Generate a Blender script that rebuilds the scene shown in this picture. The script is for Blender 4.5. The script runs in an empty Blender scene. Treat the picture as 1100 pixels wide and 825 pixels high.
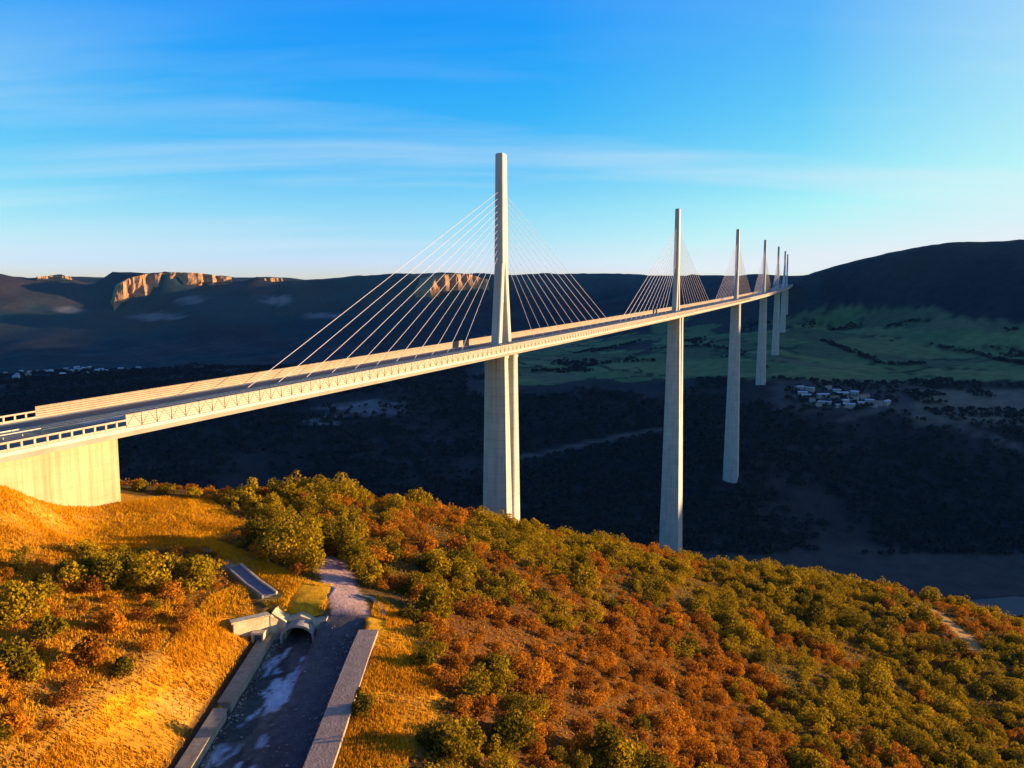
import bpy, math, random
import numpy as np
from mathutils import Vector, Matrix

random.seed(7)
rng = np.random.default_rng(11)
C = bpy.context.scene.collection
R = math.radians
HAZE = 1.1e-5

# ------------------------------------------------------------------ camera and picture geometry
CAM_Z = 290.0                       # metres above the river
F, PITCH = 850.36, 0.10601          # focal length in photo pixels (1100 wide), downward tilt
SUN_AZ, SUN_EL = R(80), R(5.5)      # azimuth from +Y towards +X

def ray(px, py):
    """x/y and z/y of the line of sight through a photo pixel"""
    d, u = (px - 550) / F, (412.5 - py) / F
    y = math.cos(PITCH) + u * math.sin(PITCH)
    return d / y, (-math.sin(PITCH) + u * math.cos(PITCH)) / y

def at(px, py, y):
    a, b = ray(px, py)
    return (a * y, y, b * y + CAM_Z)

def atz(px, py, z):                 # z relative to the camera
    a, b = ray(px, py)
    y = z / b
    return (a * y, y, z + CAM_Z)

def project(x, y, z):
    x, y, z = np.asarray(x, float), np.asarray(y, float), np.asarray(z, float) - CAM_Z
    c, s = math.cos(PITCH), math.sin(PITCH)
    d = y * c - z * s
    return 550 + F * x / d, 412.5 - F * (y * s + z * c) / d, d

# ------------------------------------------------------------------ bridge axis (plan curve R = 19.6 km, 3 % grade)
AX0, AY0, TH0, KAP, AZ0, SLOPE = -4.925, 366.69, 0.44458, 5.1033e-5, -21.37, 0.030266
SPANS = [342.0 * i for i in range(7)]
PH = [94.5, 245, 221, 144, 136, 112, 78]

def axis(s):
    a = TH0 - KAP * s
    return (AX0 + (math.cos(a) - math.cos(TH0)) / KAP, AY0 - (math.sin(a) - math.sin(TH0)) / KAP)

def road(s, off=0.0, dz=0.0):
    """point on the bridge: s along, off to the right, dz above the road"""
    a = TH0 - KAP * s
    x, y = axis(s)
    return (x + off * math.cos(a), y - off * math.sin(a), CAM_Z + AZ0 + SLOPE * s + dz)

# ------------------------------------------------------------------ noise
def _hash(ix, iy, seed):
    h = (ix.astype(np.int64) * 374761393 + iy.astype(np.int64) * 668265263 + seed * 1442695041) & 0xFFFFFFFF
    h = ((h ^ (h >> 13)) * 1274126177) & 0xFFFFFFFF
    return ((h ^ (h >> 16)) & 0xFFFF) / 65535.0

def vnoise(x, y, seed=0):
    x, y = np.asarray(x, float), np.asarray(y, float)
    ix, iy = np.floor(x), np.floor(y)
    fx, fy = x - ix, y - iy
    fx, fy = fx * fx * (3 - 2 * fx), fy * fy * (3 - 2 * fy)
    a, b = _hash(ix, iy, seed), _hash(ix + 1, iy, seed)
    c, d = _hash(ix, iy + 1, seed), _hash(ix + 1, iy + 1, seed)
    return (a + (b - a) * fx) * (1 - fy) + (c + (d - c) * fx) * fy - 0.5

def fbm(x, y, scale, octv=4, seed=0, gain=0.5):
    t, amp, f = 0.0, 1.0, 1.0 / scale
    for k in range(octv):
        t = t + amp * vnoise(np.asarray(x) * f + 17.3 * k, np.asarray(y) * f - 9.1 * k, seed + k)
        amp *= gain; f *= 2.03
    return t

def sstep(a, b, x):
    t = np.clip((np.asarray(x, float) - a) / (b - a), 0, 1)
    return t * t * (3 - 2 * t)

# ------------------------------------------------------------------ terrain height
ctl = []
def A(px, py, y): ctl.append(at(px, py, y))
def Z(px, py, z): ctl.append(atz(px, py, z))
def W(x, y, z): ctl.append((x, y, z + CAM_Z))
# hill by the abutment
Z(127, 538, -44); A(0, 521, 147); Z(220, 541, -46.5); Z(60, 566, -43.5); Z(150, 580, -46); Z(215, 577, -47.3)
Z(30, 600, -42.5); Z(100, 620, -45); Z(270, 600, -48.5); Z(300, 640, -49.6); Z(370, 645, -50.3); Z(340, 600, -50); Z(300, 560, -49)
A(240, 531, 196); A(160, 524, 188); A(350, 532, 203); A(450, 547, 226)
W(-110, 210, -52); W(-120, 250, -75); W(-200, 300, -112); W(-60, 262, -74); W(-150, 190, -48)
W(-118, 150, -33); W(-150, 60, -34); W(-160, 0, -30); W(-260, 150, -45); W(-250, -150, -15); W(0, -150, -30); W(-400, 50, -60)
# bank and cutting surroundings (natural surface, the cutting is carved later)
Z(150, 760, -49.5); Z(50, 700, -45); Z(0, 825, -46); Z(100, 825, -49.6); Z(200, 700, -49.2); Z(240, 660, -49.5)
W(-38, 66, -51); W(-38, 98, -50.8); W(-31, 112, -51); W(-31, 85, -52.8); W(-60, 40, -47); W(-30, 40, -55)
W(-22.5, 118, -51.6); W(-22, 100, -53.3); W(-21.5, 80, -55.2); W(-21, 60, -56.8)
Z(180, 560, -45.8); Z(110, 555, -44.6)
Z(380, 800, -54.6); Z(450, 720, -54.2); Z(430, 660, -52.4); Z(470, 825, -56.5)
# scrub hill
Z(550, 825, -61); Z(550, 700, -61); Z(550, 620, -62); A(550, 566, 235); Z(640, 650, -70); Z(640, 760, -67)
A(720, 597, 280); Z(720, 700, -80); Z(720, 825, -73); A(870, 617, 292); Z(870, 720, -95); Z(870, 825, -86)
A(1000, 646, 288); A(1100, 673, 280); Z(1000, 740, -108); Z(1100, 760, -113); Z(1100, 825, -105); Z(1000, 825, -97)
W(-4.9, 366, -121); W(60, 365, -140); W(120, 380, -158); W(190, 390, -180); W(250, 390, -192); W(-80, 350, -118); W(139, 677, -260)
W(20, 520, -205); W(260, 560, -262); W(-150, 500, -190); W(-350, 450, -190)
W(300, 150, -175); W(400, 300, -225); W(150, 50, -108); W(100, -60, -70); W(330, 0, -160); W(700, 200, -230); W(600, -300, -200)
# river valley
for p in ((1400, 480), (1000, 560), (700, 640), (489, 729), (330, 790), (200, 830), (50, 855), (-150, 850), (-400, 800), (-700, 800), (-1100, 900)):
    W(p[0], p[1], -295)
W(400, 712, -294); W(930, 800, -270); W(800, 780, -286); W(560, 850, -285); W(330, 880, -282); W(-100, 930, -272)
# opposite slope and terrace
W(278, 989, -225); W(412, 1304, -136); W(540, 1621, -116); W(662, 1940, -82); W(779, 2262, -37); W(846, 2454, 35)
Z(1000, 570, -272); A(250, 520, 1050); A(250, 440, 1230); A(60, 470, 1160); A(100, 410, 1500); A(20, 412, 1520); A(400, 430, 1300)
A(600, 440, 1259); A(600, 415, 1470); A(600, 385, 2038); A(700, 365, 2350); A(300, 395, 2200); A(100, 401, 2250); A(-200, 405, 2300)
A(950, 421, 1220); A(1050, 440, 1151); A(1100, 470, 1075); A(1100, 395, 1388); A(1000, 380, 1625); A(900, 352, 2100); A(920, 400, 1400)
A(1000, 345, 1880); A(1100, 375, 1560); A(850, 345, 2150)
# far causse on the left
for px, py, y in ((-250, 297, 3900), (0, 294, 4050), (60, 291, 4350), (120, 292, 4250), (180, 291, 4100), (280, 295, 4250), (400, 296, 4300), (440, 292, 4200),
                  (520, 290, 4200), (640, 294, 4300), (750, 298, 4100), (820, 300, 3600)):
    A(px, py, y); ctl.append((ctl[-1][0] * 1.25, y * 1.3, ctl[-1][2] + 3))
for px, py, y in ((-250, 380, 2950), (0, 382, 2950), (150, 380, 2950), (300, 380, 3000), (450, 375, 3000), (620, 365, 2900)):
    A(px, py, y)
for px, py, y in ((0, 320, 3750), (200, 326, 3800), (450, 322, 3850), (650, 318, 3850)):
    A(px, py, y)
W(-6000, 4000, 150); W(-5000, 1500, -50); W(-6000, 9000, 160); W(0, 9000, 150); W(0, 13000, 140); W(-8000, 13000, 150); W(4000, 13000, 180)
# cliff lines: the wall runs away to the right so that it faces the low sun
CN = (.55, -.835)
CLIFFS = [('a', [121, 130, 142, 160, 190, 215, 250], [326, 305, 298, 294, 292, 293, 298], [338, 341, 341, 337, 319, 309, 304]),
          ('b', [463, 475, 490, 510, 527], [312, 297, 294, 294, 300], [320, 326, 327, 326, 318]),
          ('c', [40, 55, 78], [297, 296, 297], [301, 303, 301]),
          ('d', [284, 294, 304], [299, 298.5, 299], [301.5, 302, 301.5])]
def cliff_y(ci, px):
    y0 = (3900, 3650, 4150, 4230)[ci]; d0 = (CLIFFS[ci][1][0] - 550) / F; x0 = d0 * y0
    px = np.asarray(px, float); d = (px - 550) / F
    t = (d * y0 - x0) / (.835 - .55 * d)
    return y0 + .55 * t
for ci in (0, 1, 2, 3):
    for p_, t_, b_ in zip(*CLIFFS[ci][1:]):
        yy_ = float(cliff_y(ci, p_))
        A(p_, b_ + 1, yy_ - 25); A(p_, t_ + 3, yy_ + 130); A(p_, t_ + 5, yy_ + 420)
# right hand causse: in frame scarp and its continuation outside the frame (it shades the valley)
A(1100, 279, 1937); A(1040, 276, 2040); A(980, 274, 2145); A(920, 283, 2300); A(872, 293, 2440)
W(2600, 7300, 150); W(3400, 8000, 170); W(2000, 6000, 140); W(2900, 5300, 160); W(1500, 7500, 150)
A(1100, 315, 1760); A(1000, 310, 2010); A(930, 315, 2150)
W(1700, 1239, 104); W(1700, 952, -35); W(1700, 1535, 134); W(1700, 1829, 152); W(1700, 780, -130); W(2300, 1300, 140); W(2300, 900, -60)
W(1350, 1500, 60); W(1350, 1200, -40); W(1200, 1000, -190); W(1700, 600, -230); W(2500, 500, -200)
W(1200, 2500, 140); W(1700, 2700, 165); W(2600, 2500, 165); W(3500, 1600, 170); W(3500, 3500, 200); W(1500, 5000, 150)
# unseen massif right of the frame, added to shade the far left hills
W(4600, 4700, 420); W(5500, 4950, 660); W(5500, 5400, 745); W(5500, 6200, 745); W(5600, 7000, 620); W(7000, 5500, 700); W(4300, 3900, 220); W(8500, 5000, 500); W(8500, 1000, 100)
CT = np.array(ctl)
SC = 1000.0
def _phi(r2): return -np.sqrt(r2 + (5.0 / SC) ** 2)
_n = len(CT)
_P = CT[:, :2] / SC
_M = np.zeros((_n + 3, _n + 3))
_M[:_n, :_n] = _phi(((_P[:, None] - _P[None]) ** 2).sum(-1)) - np.eye(_n) * 2e-4
_M[:_n, _n] = 1; _M[:_n, _n + 1:] = _P; _M[_n, :_n] = 1; _M[_n + 1:, :_n] = _P.T
_w = np.linalg.solve(_M, np.concatenate([CT[:, 2], [0, 0, 0]]))

CUT_W, CUT_E, CUT_N = -38.4, -24.4, 124.0
def floor_z(x, y):                       # floor of the cutting
    base = CAM_Z - 54.0 - 0.065 * (124 - np.asarray(y, float))
    ramp = np.clip((np.asarray(y, float) - 104.0) / 20.0, 0, 1) * 3.0
    return base + ramp * sstep(-31.6, -30.6, x)

def ground(x, y, carve=True):
    x, y = np.atleast_1d(np.asarray(x, float)), np.atleast_1d(np.asarray(y, float))
    shp = x.shape
    x, y = x.ravel(), y.ravel()
    out = np.empty(x.size)
    for i in range(0, x.size, 20000):
        p = np.stack([x[i:i + 20000], y[i:i + 20000]], 1) / SC
        r2 = (p[:, None, 0] - _P[None, :, 0]) ** 2 + (p[:, None, 1] - _P[None, :, 1]) ** 2
        out[i:i + 20000] = _phi(r2) @ _w[:_n] + _w[_n] + p @ _w[_n + 1:]
    dist = np.hypot(x, y)
    near = sstep(-20, -3, x) * sstep(700, 350, y)
    out += fbm(x, y, 9, 3, 3) * 0.35 + near * fbm(x, y, 38, 3, 5) * 2.4
    far = sstep(700, 1500, dist)
    out += far * fbm(x, y, 170, 4, 21) * 13
    out += sstep(1500, 3200, dist) * fbm(x, y, 620, 5, 33, 0.55) * 30 + sstep(2700, 3300, y) * (1 - sstep(4000, 4300, y)) * (1 - np.abs(fbm(x, y * .35, 420, 3, 35)) * 4) * 16
    if carve:
        z = out
        near_b = (x < CUT_W) & (x > CUT_W - 22) & (y < 135) & (y > -60)
        bank = floor_z(-38, y) + 1.2 + np.maximum(CUT_W - 1.9 - x, 0) * .66 + np.maximum(y - 120, 0) * 3
        z = np.where(near_b, np.minimum(z, bank), z)
        inx = sstep(CUT_W - 1.0, CUT_W - 0.3, x) * (1 - sstep(CUT_E + 0.3, CUT_E + 1.0, x))
        iny = 1 - sstep(CUT_N, CUT_N + 0.7, y)
        fl = floor_z(x, y) + fbm(x, y, 3.0, 3, 8) * 0.25
        k = inx * iny
        slot = sstep(-36.9, -36.4, x) * (1 - sstep(-31.9, -31.4, x)) * sstep(CUT_N - 1, CUT_N, y) * (1 - sstep(133, 134, y))
        k = np.maximum(k, slot)
        fl = np.where((slot > 0) & (y > CUT_N), CAM_Z - 54.1, fl)
        z = z * (1 - k) + np.minimum(fl, z) * k
        # ledge and ditch left of the cutting
        led = sstep(CUT_W - 2.6, CUT_W - 1.9, x) * (1 - sstep(CUT_W - 0.6, CUT_W, x)) * (1 - sstep(119, 121, y))
        z = z * (1 - led) + np.minimum(z, floor_z(-38, y) + 1.15) * led
        out = z
    return out.reshape(shp)

def gz(x, y): return float(ground([x], [y])[0])

def hit(px, py, y0=60.0, y1=600.0):
    """where the line of sight through a photo pixel meets the ground"""
    a, b = ray(px, py)
    ys = np.arange(y0, y1, 0.75)
    g = ground(a * ys, ys)
    k = np.nonzero(b * ys + CAM_Z <= g)[0]
    y = ys[k[0]] if len(k) else y1
    return a * y, y, gz(a * y, y)

def inpoly(px, py, poly):
    px, py = np.asarray(px), np.asarray(py)
    r = np.zeros(px.shape, bool)
    n = len(poly)
    for i in range(n):
        x1, y1 = poly[i]; x2, y2 = poly[(i + 1) % n]
        c = ((y1 > py) != (y2 > py)) & (px < (x2 - x1) * (py - y1) / ((y2 - y1) or 1e-9) + x1)
        r ^= c
    return r

def polydist(x, y, pts):
    d = np.full(np.shape(x), 1e9)
    for (x1, y1), (x2, y2) in zip(pts[:-1], pts[1:]):
        dx, dy = x2 - x1, y2 - y1
        t = np.clip(((x - x1) * dx + (y - y1) * dy) / (dx * dx + dy * dy), 0, 1)
        d = np.minimum(d, np.hypot(x - x1 - t * dx, y - y1 - t * dy))
    return d

# ------------------------------------------------------------------ materials
def new_mat(name):
    m = bpy.data.materials.new(name); m.use_nodes = True
    nt = m.node_tree
    return m, nt, nt.nodes['Principled BSDF']

def N(nt, t, **kw):
    n = nt.nodes.new(t)
    for k, v in kw.items():
        if k in n.inputs: n.inputs[k].default_value = v
        else: setattr(n, k, v)
    return n

def ramp_node(nt, fac, stops):
    r = nt.nodes.new('ShaderNodeValToRGB')
    while len(r.color_ramp.elements) > 1: r.color_ramp.elements.remove(r.color_ramp.elements[-1])
    r.color_ramp.elements[0].position = stops[0][0]
    r.color_ramp.elements[0].color = (*stops[0][1], 1)
    for p, c in stops[1:]:
        e = r.color_ramp.elements.new(p); e.color = (*c, 1)
    nt.links.new(fac, r.inputs[0])
    return r.outputs[0]

def noisy(name, c1, c2, scale=1.0, rough=0.8, bump=0.0, detail=6, stretch=(1, 1, 1), bscale=None):
    """surface of two close colours mixed by noise in object space, with optional bump"""
    m, nt, b = new_mat(name)
    tc = N(nt, 'ShaderNodeTexCoord'); mp = N(nt, 'ShaderNodeMapping')
    mp.inputs['Scale'].default_value = stretch
    nt.links.new(tc.outputs['Object'], mp.inputs['Vector'])
    n = N(nt, 'ShaderNodeTexNoise', Scale=scale, Detail=detail, Roughness=0.62)
    nt.links.new(mp.outputs[0], n.inputs['Vector'])
    col = ramp_node(nt, n.outputs['Fac'], [(0.32, c1), (0.68, c2)])
    nt.links.new(col, b.inputs['Base Color'])
    b.inputs['Roughness'].default_value = rough
    b.inputs['Specular IOR Level'].default_value = 0.25
    if bump:
        n2 = N(nt, 'ShaderNodeTexNoise', Scale=bscale or scale * 4, Detail=5)
        nt.links.new(mp.outputs[0], n2.inputs['Vector'])
        bp = N(nt, 'ShaderNodeBump', Strength=bump, Distance=0.1)
        nt.links.new(n2.outputs['Fac'], bp.inputs['Height']); nt.links.new(bp.outputs[0], b.inputs['Normal'])
    return m

def concrete(name, c1, c2, lift, panel=0.0, streak=.5, jd=.22):
    """cast concrete: lift joints every few metres, faint vertical streaks and blotches"""
    m, nt, b = new_mat(name)
    tc = N(nt, 'ShaderNodeTexCoord'); sp = N(nt, 'ShaderNodeSeparateXYZ'); nt.links.new(tc.outputs['Object'], sp.inputs[0])
    n = N(nt, 'ShaderNodeTexNoise', Scale=.11, Detail=7, Roughness=.65); nt.links.new(tc.outputs['Object'], n.inputs['Vector'])
    col = ramp_node(nt, n.outputs['Fac'], [(.3, c1), (.7, c2)])
    mp = N(nt, 'ShaderNodeMapping'); mp.inputs['Scale'].default_value = (1.1, 1.1, .035); nt.links.new(tc.outputs['Object'], mp.inputs[0])
    n2 = N(nt, 'ShaderNodeTexNoise', Scale=1.0, Detail=5, Roughness=.7); nt.links.new(mp.outputs[0], n2.inputs['Vector'])
    k = 1 - streak * .55
    st = ramp_node(nt, n2.outputs['Fac'], [(.28, (k, k, k)), (.62, (1.06, 1.06, 1.05))])
    def joint(sock, period, wdt, depth):
        d = N(nt, 'ShaderNodeMath', operation='DIVIDE'); d.inputs[1].default_value = period; nt.links.new(sock, d.inputs[0])
        f = N(nt, 'ShaderNodeMath', operation='FRACT'); nt.links.new(d.outputs[0], f.inputs[0])
        l = N(nt, 'ShaderNodeMath', operation='LESS_THAN'); l.inputs[1].default_value = wdt / period; nt.links.new(f.outputs[0], l.inputs[0])
        q = N(nt, 'ShaderNodeMath', operation='MULTIPLY_ADD'); q.inputs[1].default_value = -depth; q.inputs[2].default_value = 1.0; nt.links.new(l.outputs[0], q.inputs[0])
        return q.outputs[0]
    def mul(a, c):
        x = N(nt, 'ShaderNodeMix', data_type='RGBA', blend_type='MULTIPLY'); x.inputs[0].default_value = 1
        nt.links.new(a, x.inputs[6]); nt.links.new(c, x.inputs[7]); return x.outputs[2]
    col = mul(mul(col, st), joint(sp.outputs['Z'], lift, .22, jd))
    if panel: col = mul(col, joint(sp.outputs['Y'], panel, .16, jd))
    nt.links.new(col, b.inputs['Base Color']); b.inputs['Roughness'].default_value = .85; b.inputs['Specular IOR Level'].default_value = .2
    n3 = N(nt, 'ShaderNodeTexNoise', Scale=1.3, Detail=6); nt.links.new(tc.outputs['Object'], n3.inputs['Vector'])
    bp = N(nt, 'ShaderNodeBump', Strength=.35, Distance=.08); nt.links.new(n3.outputs['Fac'], bp.inputs['Height']); nt.links.new(bp.outputs[0], b.inputs['Normal'])
    return m

M = {}
M['concrete'] = concrete('pale_concrete', (.35, .33, .30), (.47, .445, .405), 4.0, 0, .55)
M['abutment'] = concrete('abutment_concrete', (.33, .285, .155), (.43, .375, .22), 3.4, 5.2, .6, .07)
M['steel'] = noisy('white_painted_steel', (.33, .295, .26), (.45, .41, .365), 0.12, .5, 0, stretch=(1, 1, .35))
M['stay'] = noisy('stay_sheath', (.42, .36, .40), (.50, .44, .48), 0.4, .5)
M['screen'] = noisy('wind_screen_panel', (.31, .225, .16), (.40, .30, .215), 0.5, .5)
M['asphalt'] = noisy('road_asphalt', (.125, .10, .078), (.17, .138, .11), 0.7, .85, .2)
M['paint'] = noisy('road_paint', (.36, .34, .31), (.46, .44, .41), 2, .8)
M['stone'] = noisy('portal_stone', (.40, .30, .17), (.58, .47, .30), 0.8, .9, .5)
M['greycon'] = concrete('grey_concrete', (.24, .215, .19), (.36, .325, .295), 1.1, 3.1, .7)
M['pinkcon'] = noisy('pinkish_gravel_track', (.32, .195, .125), (.45, .29, .20), 0.9, .95, .5)
M['lowwall'] = concrete('tan_wall', (.24, .17, .10), (.42, .32, .20), 9.0, 2.4, .8)
M['darkslab'] = noisy('slate_grey_slab', (.11, .10, .12), (.17, .155, .18), 0.9, .85, .3)
M['bark'] = noisy('bark', (.05, .035, .02), (.11, .08, .05), 6, .95, .6)
M['dirt'] = noisy('dirt_track_soil', (.42, .27, .12), (.55, .37, .18), 0.5, .95, .5)
M['wall_pale'] = noisy('house_render', (.24, .23, .22), (.34, .32, .30), 0.3, .9)
M['roof_white'] = noisy('white_roof_sheet', (.30, .33, .38), (.50, .53, .58), 0.2, .6)
M['roof_tile'] = noisy('roof_tiles', (.16, .09, .07), (.24, .14, .10), 0.8, .85)
M['rock'] = noisy('limestone_cliff', (.20, .09, .032), (.44, .23, .10), 0.02, .95, .8, 8, (1, 1, 2.2), .06)

def water_mat():
    m, nt, b = new_mat('river_water')
    b.inputs['Base Color'].default_value = (.03, .05, .06, 1); b.inputs['Roughness'].default_value = 0.5; b.inputs['Specular IOR Level'].default_value = 0.12
    n = N(nt, 'ShaderNodeTexNoise', Scale=0.15, Detail=4); bp = N(nt, 'ShaderNodeBump', Strength=0.12, Distance=0.5)
    tc = N(nt, 'ShaderNodeTexCoord'); nt.links.new(tc.outputs['Object'], n.inputs['Vector'])
    nt.links.new(n.outputs['Fac'], bp.inputs['Height']); nt.links.new(bp.outputs[0], b.inputs['Normal'])
    return m
M['water'] = water_mat()

def ground_mat():
    m, nt, b = new_mat('land_cover')
    at_ = N(nt, 'ShaderNodeAttribute'); at_.attribute_name = 'cover'
    tc = N(nt, 'ShaderNodeTexCoord')
    n1 = N(nt, 'ShaderNodeTexNoise', Scale=0.9, Detail=8, Roughness=0.7)
    n2 = N(nt, 'ShaderNodeTexNoise', Scale=0.045, Detail=9, Roughness=0.66)
    for n in (n1, n2): nt.links.new(tc.outputs['Object'], n.inputs['Vector'])
    r1 = ramp_node(nt, n1.outputs['Fac'], [(0.3, (.62, .60, .58)), (0.7, (1.3, 1.3, 1.3))])
    r2 = ramp_node(nt, n2.outputs['Fac'], [(0.3, (.66, .66, .70)), (0.72, (1.32, 1.30, 1.24))])
    mx = N(nt, 'ShaderNodeMix', data_type='RGBA', blend_type='MULTIPLY'); mx.inputs[0].default_value = 1
    mx2 = N(nt, 'ShaderNodeMix', data_type='RGBA', blend_type='MULTIPLY'); mx2.inputs[0].default_value = 1
    nt.links.new(at_.outputs['Color'], mx.inputs[6]); nt.links.new(r1, mx.inputs[7])
    nt.links.new(mx.outputs[2], mx2.inputs[6]); nt.links.new(r2, mx2.inputs[7])
    nt.links.new(mx2.outputs[2], b.inputs['Base Color'])
    b.inputs['Roughness'].default_value = 1.0; b.inputs['Specular IOR Level'].default_value = 0.05
    n3 = N(nt, 'ShaderNodeTexNoise', Scale=1.6, Detail=6, Roughness=0.7)
    nt.links.new(tc.outputs['Object'], n3.inputs['Vector'])
    bp = N(nt, 'ShaderNodeBump', Strength=0.5, Distance=0.35)
    nt.links.new(n3.outputs['Fac'], bp.inputs['Height']); nt.links.new(bp.outputs[0], b.inputs['Normal'])
    return m
M['ground'] = ground_mat()

def leaf_mat(name, ca, cb, trans=0.35):
    m, nt, b = new_mat(name)
    at_ = N(nt, 'ShaderNodeAttribute'); at_.attribute_name = 'tint'
    oi = N(nt, 'ShaderNodeObjectInfo')
    ad = N(nt, 'ShaderNodeMath', operation='MULTIPLY_ADD'); ad.inputs[1].default_value = 0.55
    nt.links.new(oi.outputs['Random'], ad.inputs[0]); 
    ms = N(nt, 'ShaderNodeMath', operation='MULTIPLY'); ms.inputs[1].default_value = 0.45
    nt.links.new(at_.outputs['Fac'], ms.inputs[0]); nt.links.new(ms.outputs[0], ad.inputs[2])
    col = ramp_node(nt, ad.outputs[0], [(0.05, ca), (0.95, cb)])
    d = N(nt, 'ShaderNodeBsdfDiffuse'); t = N(nt, 'ShaderNodeBsdfTranslucent'); mix = N(nt, 'ShaderNodeMixShader')
    mix.inputs[0].default_value = trans
    nt.links.new(col, d.inputs['Color']); nt.links.new(col, t.inputs['Color'])
    nt.links.new(d.outputs[0], mix.inputs[1]); nt.links.new(t.outputs[0], mix.inputs[2])
    nt.nodes.remove(b)
    nt.links.new(mix.outputs[0], nt.nodes['Material Output'].inputs['Surface'])
    return m
M['leaf_olive'] = leaf_mat('olive_leaves', (.030, .036, .006), (.46, .28, .010))
M['leaf_russet'] = leaf_mat('russet_leaves', (.13, .036, .010), (.62, .24, .012))
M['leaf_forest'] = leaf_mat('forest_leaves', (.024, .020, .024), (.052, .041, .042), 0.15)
M['grass'] = leaf_mat('dry_grass_blades', (.46, .19, .007), (.82, .43, .014), 0.4)

# ------------------------------------------------------------------ mesh helpers
def link(name, me, mat=None, parent=None, loc=None):
    o = bpy.data.objects.new(name, me); C.objects.link(o)
    if mat is not None and me is not None and not me.materials:
        for m_ in (mat if isinstance(mat, (list, tuple)) else [mat]): me.materials.append(m_)
    if parent is not None: o.parent = parent
    if loc is not None: o.location = loc
    return o

def mesh_np(name, v, f, smooth=False):
    """v (n,3) array, f (m,4) or (m,3) array"""
    me = bpy.data.meshes.new(name)
    v, f = np.asarray(v, np.float32), np.asarray(f, np.int32)
    k = f.shape[1]
    me.vertices.add(len(v)); me.vertices.foreach_set('co', v.ravel())
    me.loops.add(f.size); me.loops.foreach_set('vertex_index', f.ravel())
    me.polygons.add(len(f)); me.polygons.foreach_set('loop_start', np.arange(0, f.size, k, dtype=np.int32))
    if smooth: me.polygons.foreach_set('use_smooth', np.ones(len(f), bool))
    me.update(calc_edges=True); me.validate()
    return me

class MB:
    def __init__(s): s.v, s.f = [], []
    def add(s, v, f):
        b = len(s.v); s.v += [tuple(p) for p in v]; s.f += [tuple(b + i for i in q) for q in f]
    def hexa(s, p):          # 8 points: bottom ring 0-3, top ring 4-7
        s.add(p, [(0, 3, 2, 1), (4, 5, 6, 7), (0, 1, 5, 4), (1, 2, 6, 5), (2, 3, 7, 6), (3, 0, 4, 7)])
    def box(s, x0, x1, y0, y1, z0, z1):
        s.hexa([(x0, y0, z0), (x1, y0, z0), (x1, y1, z0), (x0, y1, z0), (x0, y0, z1), (x1, y0, z1), (x1, y1, z1), (x0, y1, z1)])
    def loft(s, rings, cap=True):
        n = len(rings[0]); b = len(s.v)
        for r in rings: s.v += [tuple(p) for p in r]
        for i in range(len(rings) - 1):
            for j in range(n):
                s.f.append((b + i * n + j, b + i * n + (j + 1) % n, b + (i + 1) * n + (j + 1) % n, b + (i + 1) * n + j))
        if cap:
            s.f.append(tuple(b + j for j in range(n))[::-1]); s.f.append(tuple(b + (len(rings) - 1) * n + j for j in range(n)))
    def tube(s, p, q, r, n=6):
        p, q = Vector(p), Vector(q); d = (q - p).normalized()
        a = d.orthogonal().normalized(); c = d.cross(a)
        ring = lambda o, rr: [o + (a * math.cos(2 * math.pi * k / n) + c * math.sin(2 * math.pi * k / n)) * rr for k in range(n)]
        s.loft([ring(p, r), ring(q, r)])
    def mesh(s, name, smooth=False):
        me = bpy.data.meshes.new(name); me.from_pydata(s.v, [], s.f); me.update()
        import bmesh
        bm = bmesh.new(); bm.from_mesh(me); bmesh.ops.recalc_face_normals(bm, faces=bm.faces); bm.to_mesh(me); bm.free()
        if smooth: me.polygons.foreach_set('use_smooth', np.ones(len(me.polygons), bool))
        return me
    def build(s, name, mat, parent=None, smooth=False):
        return link(name, s.mesh(name, smooth), mat, parent)

def tag(o, label, cat, group=None):
    o['label'] = label; o['category'] = cat
    if group: o['group'] = group
    return o
def structure(o): o['kind'] = 'structure'; return o
def stuff(o): o['kind'] = 'stuff'; return o
def empty(name, loc=(0, 0, 0), rz=0.0):
    o = bpy.data.objects.new(name, None); C.objects.link(o); o.location = loc; o.rotation_euler = (0, 0, rz)
    o.empty_display_size = 1
    return o

# ------------------------------------------------------------------ the land: one sheet to the horizon
def lines(segs):
    out = [np.array([segs[0][0]])]
    for a, b, st in segs:
        n = max(1, int(round((b - a) / st))); out.append(np.linspace(a, b, n + 1)[1:])
    return np.concatenate(out)
gx = lines([(-9000, -3500, 150), (-3500, -1200, 40), (-1200, -120, 15), (-120, -50, 1.5), (-50, -14, .6), (-14, 200, 1.6), (200, 350, 3), (350, 1300, 15), (1300, 3000, 40), (3000, 9000, 150)])
gy = lines([(-400, 40, 10), (40, 60, 2), (60, 140, .7), (140, 320, 1.8), (320, 450, 4), (450, 1500, 10), (1500, 3000, 20), (3000, 5000, 30), (5000, 14000, 200)])
GX, GY = np.meshgrid(gx, gy)
GZ = ground(GX, GY)
nx, ny = len(gx), len(gy)
ii = (np.arange(ny - 1)[:, None] * nx + np.arange(nx - 1)[None]).ravel()
faces = np.stack([ii, ii + 1, ii + nx + 1, ii + nx], 1)
land_me = mesh_np('ground', np.stack([GX.ravel(), GY.ravel(), GZ.ravel()], 1), faces, True)

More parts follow.
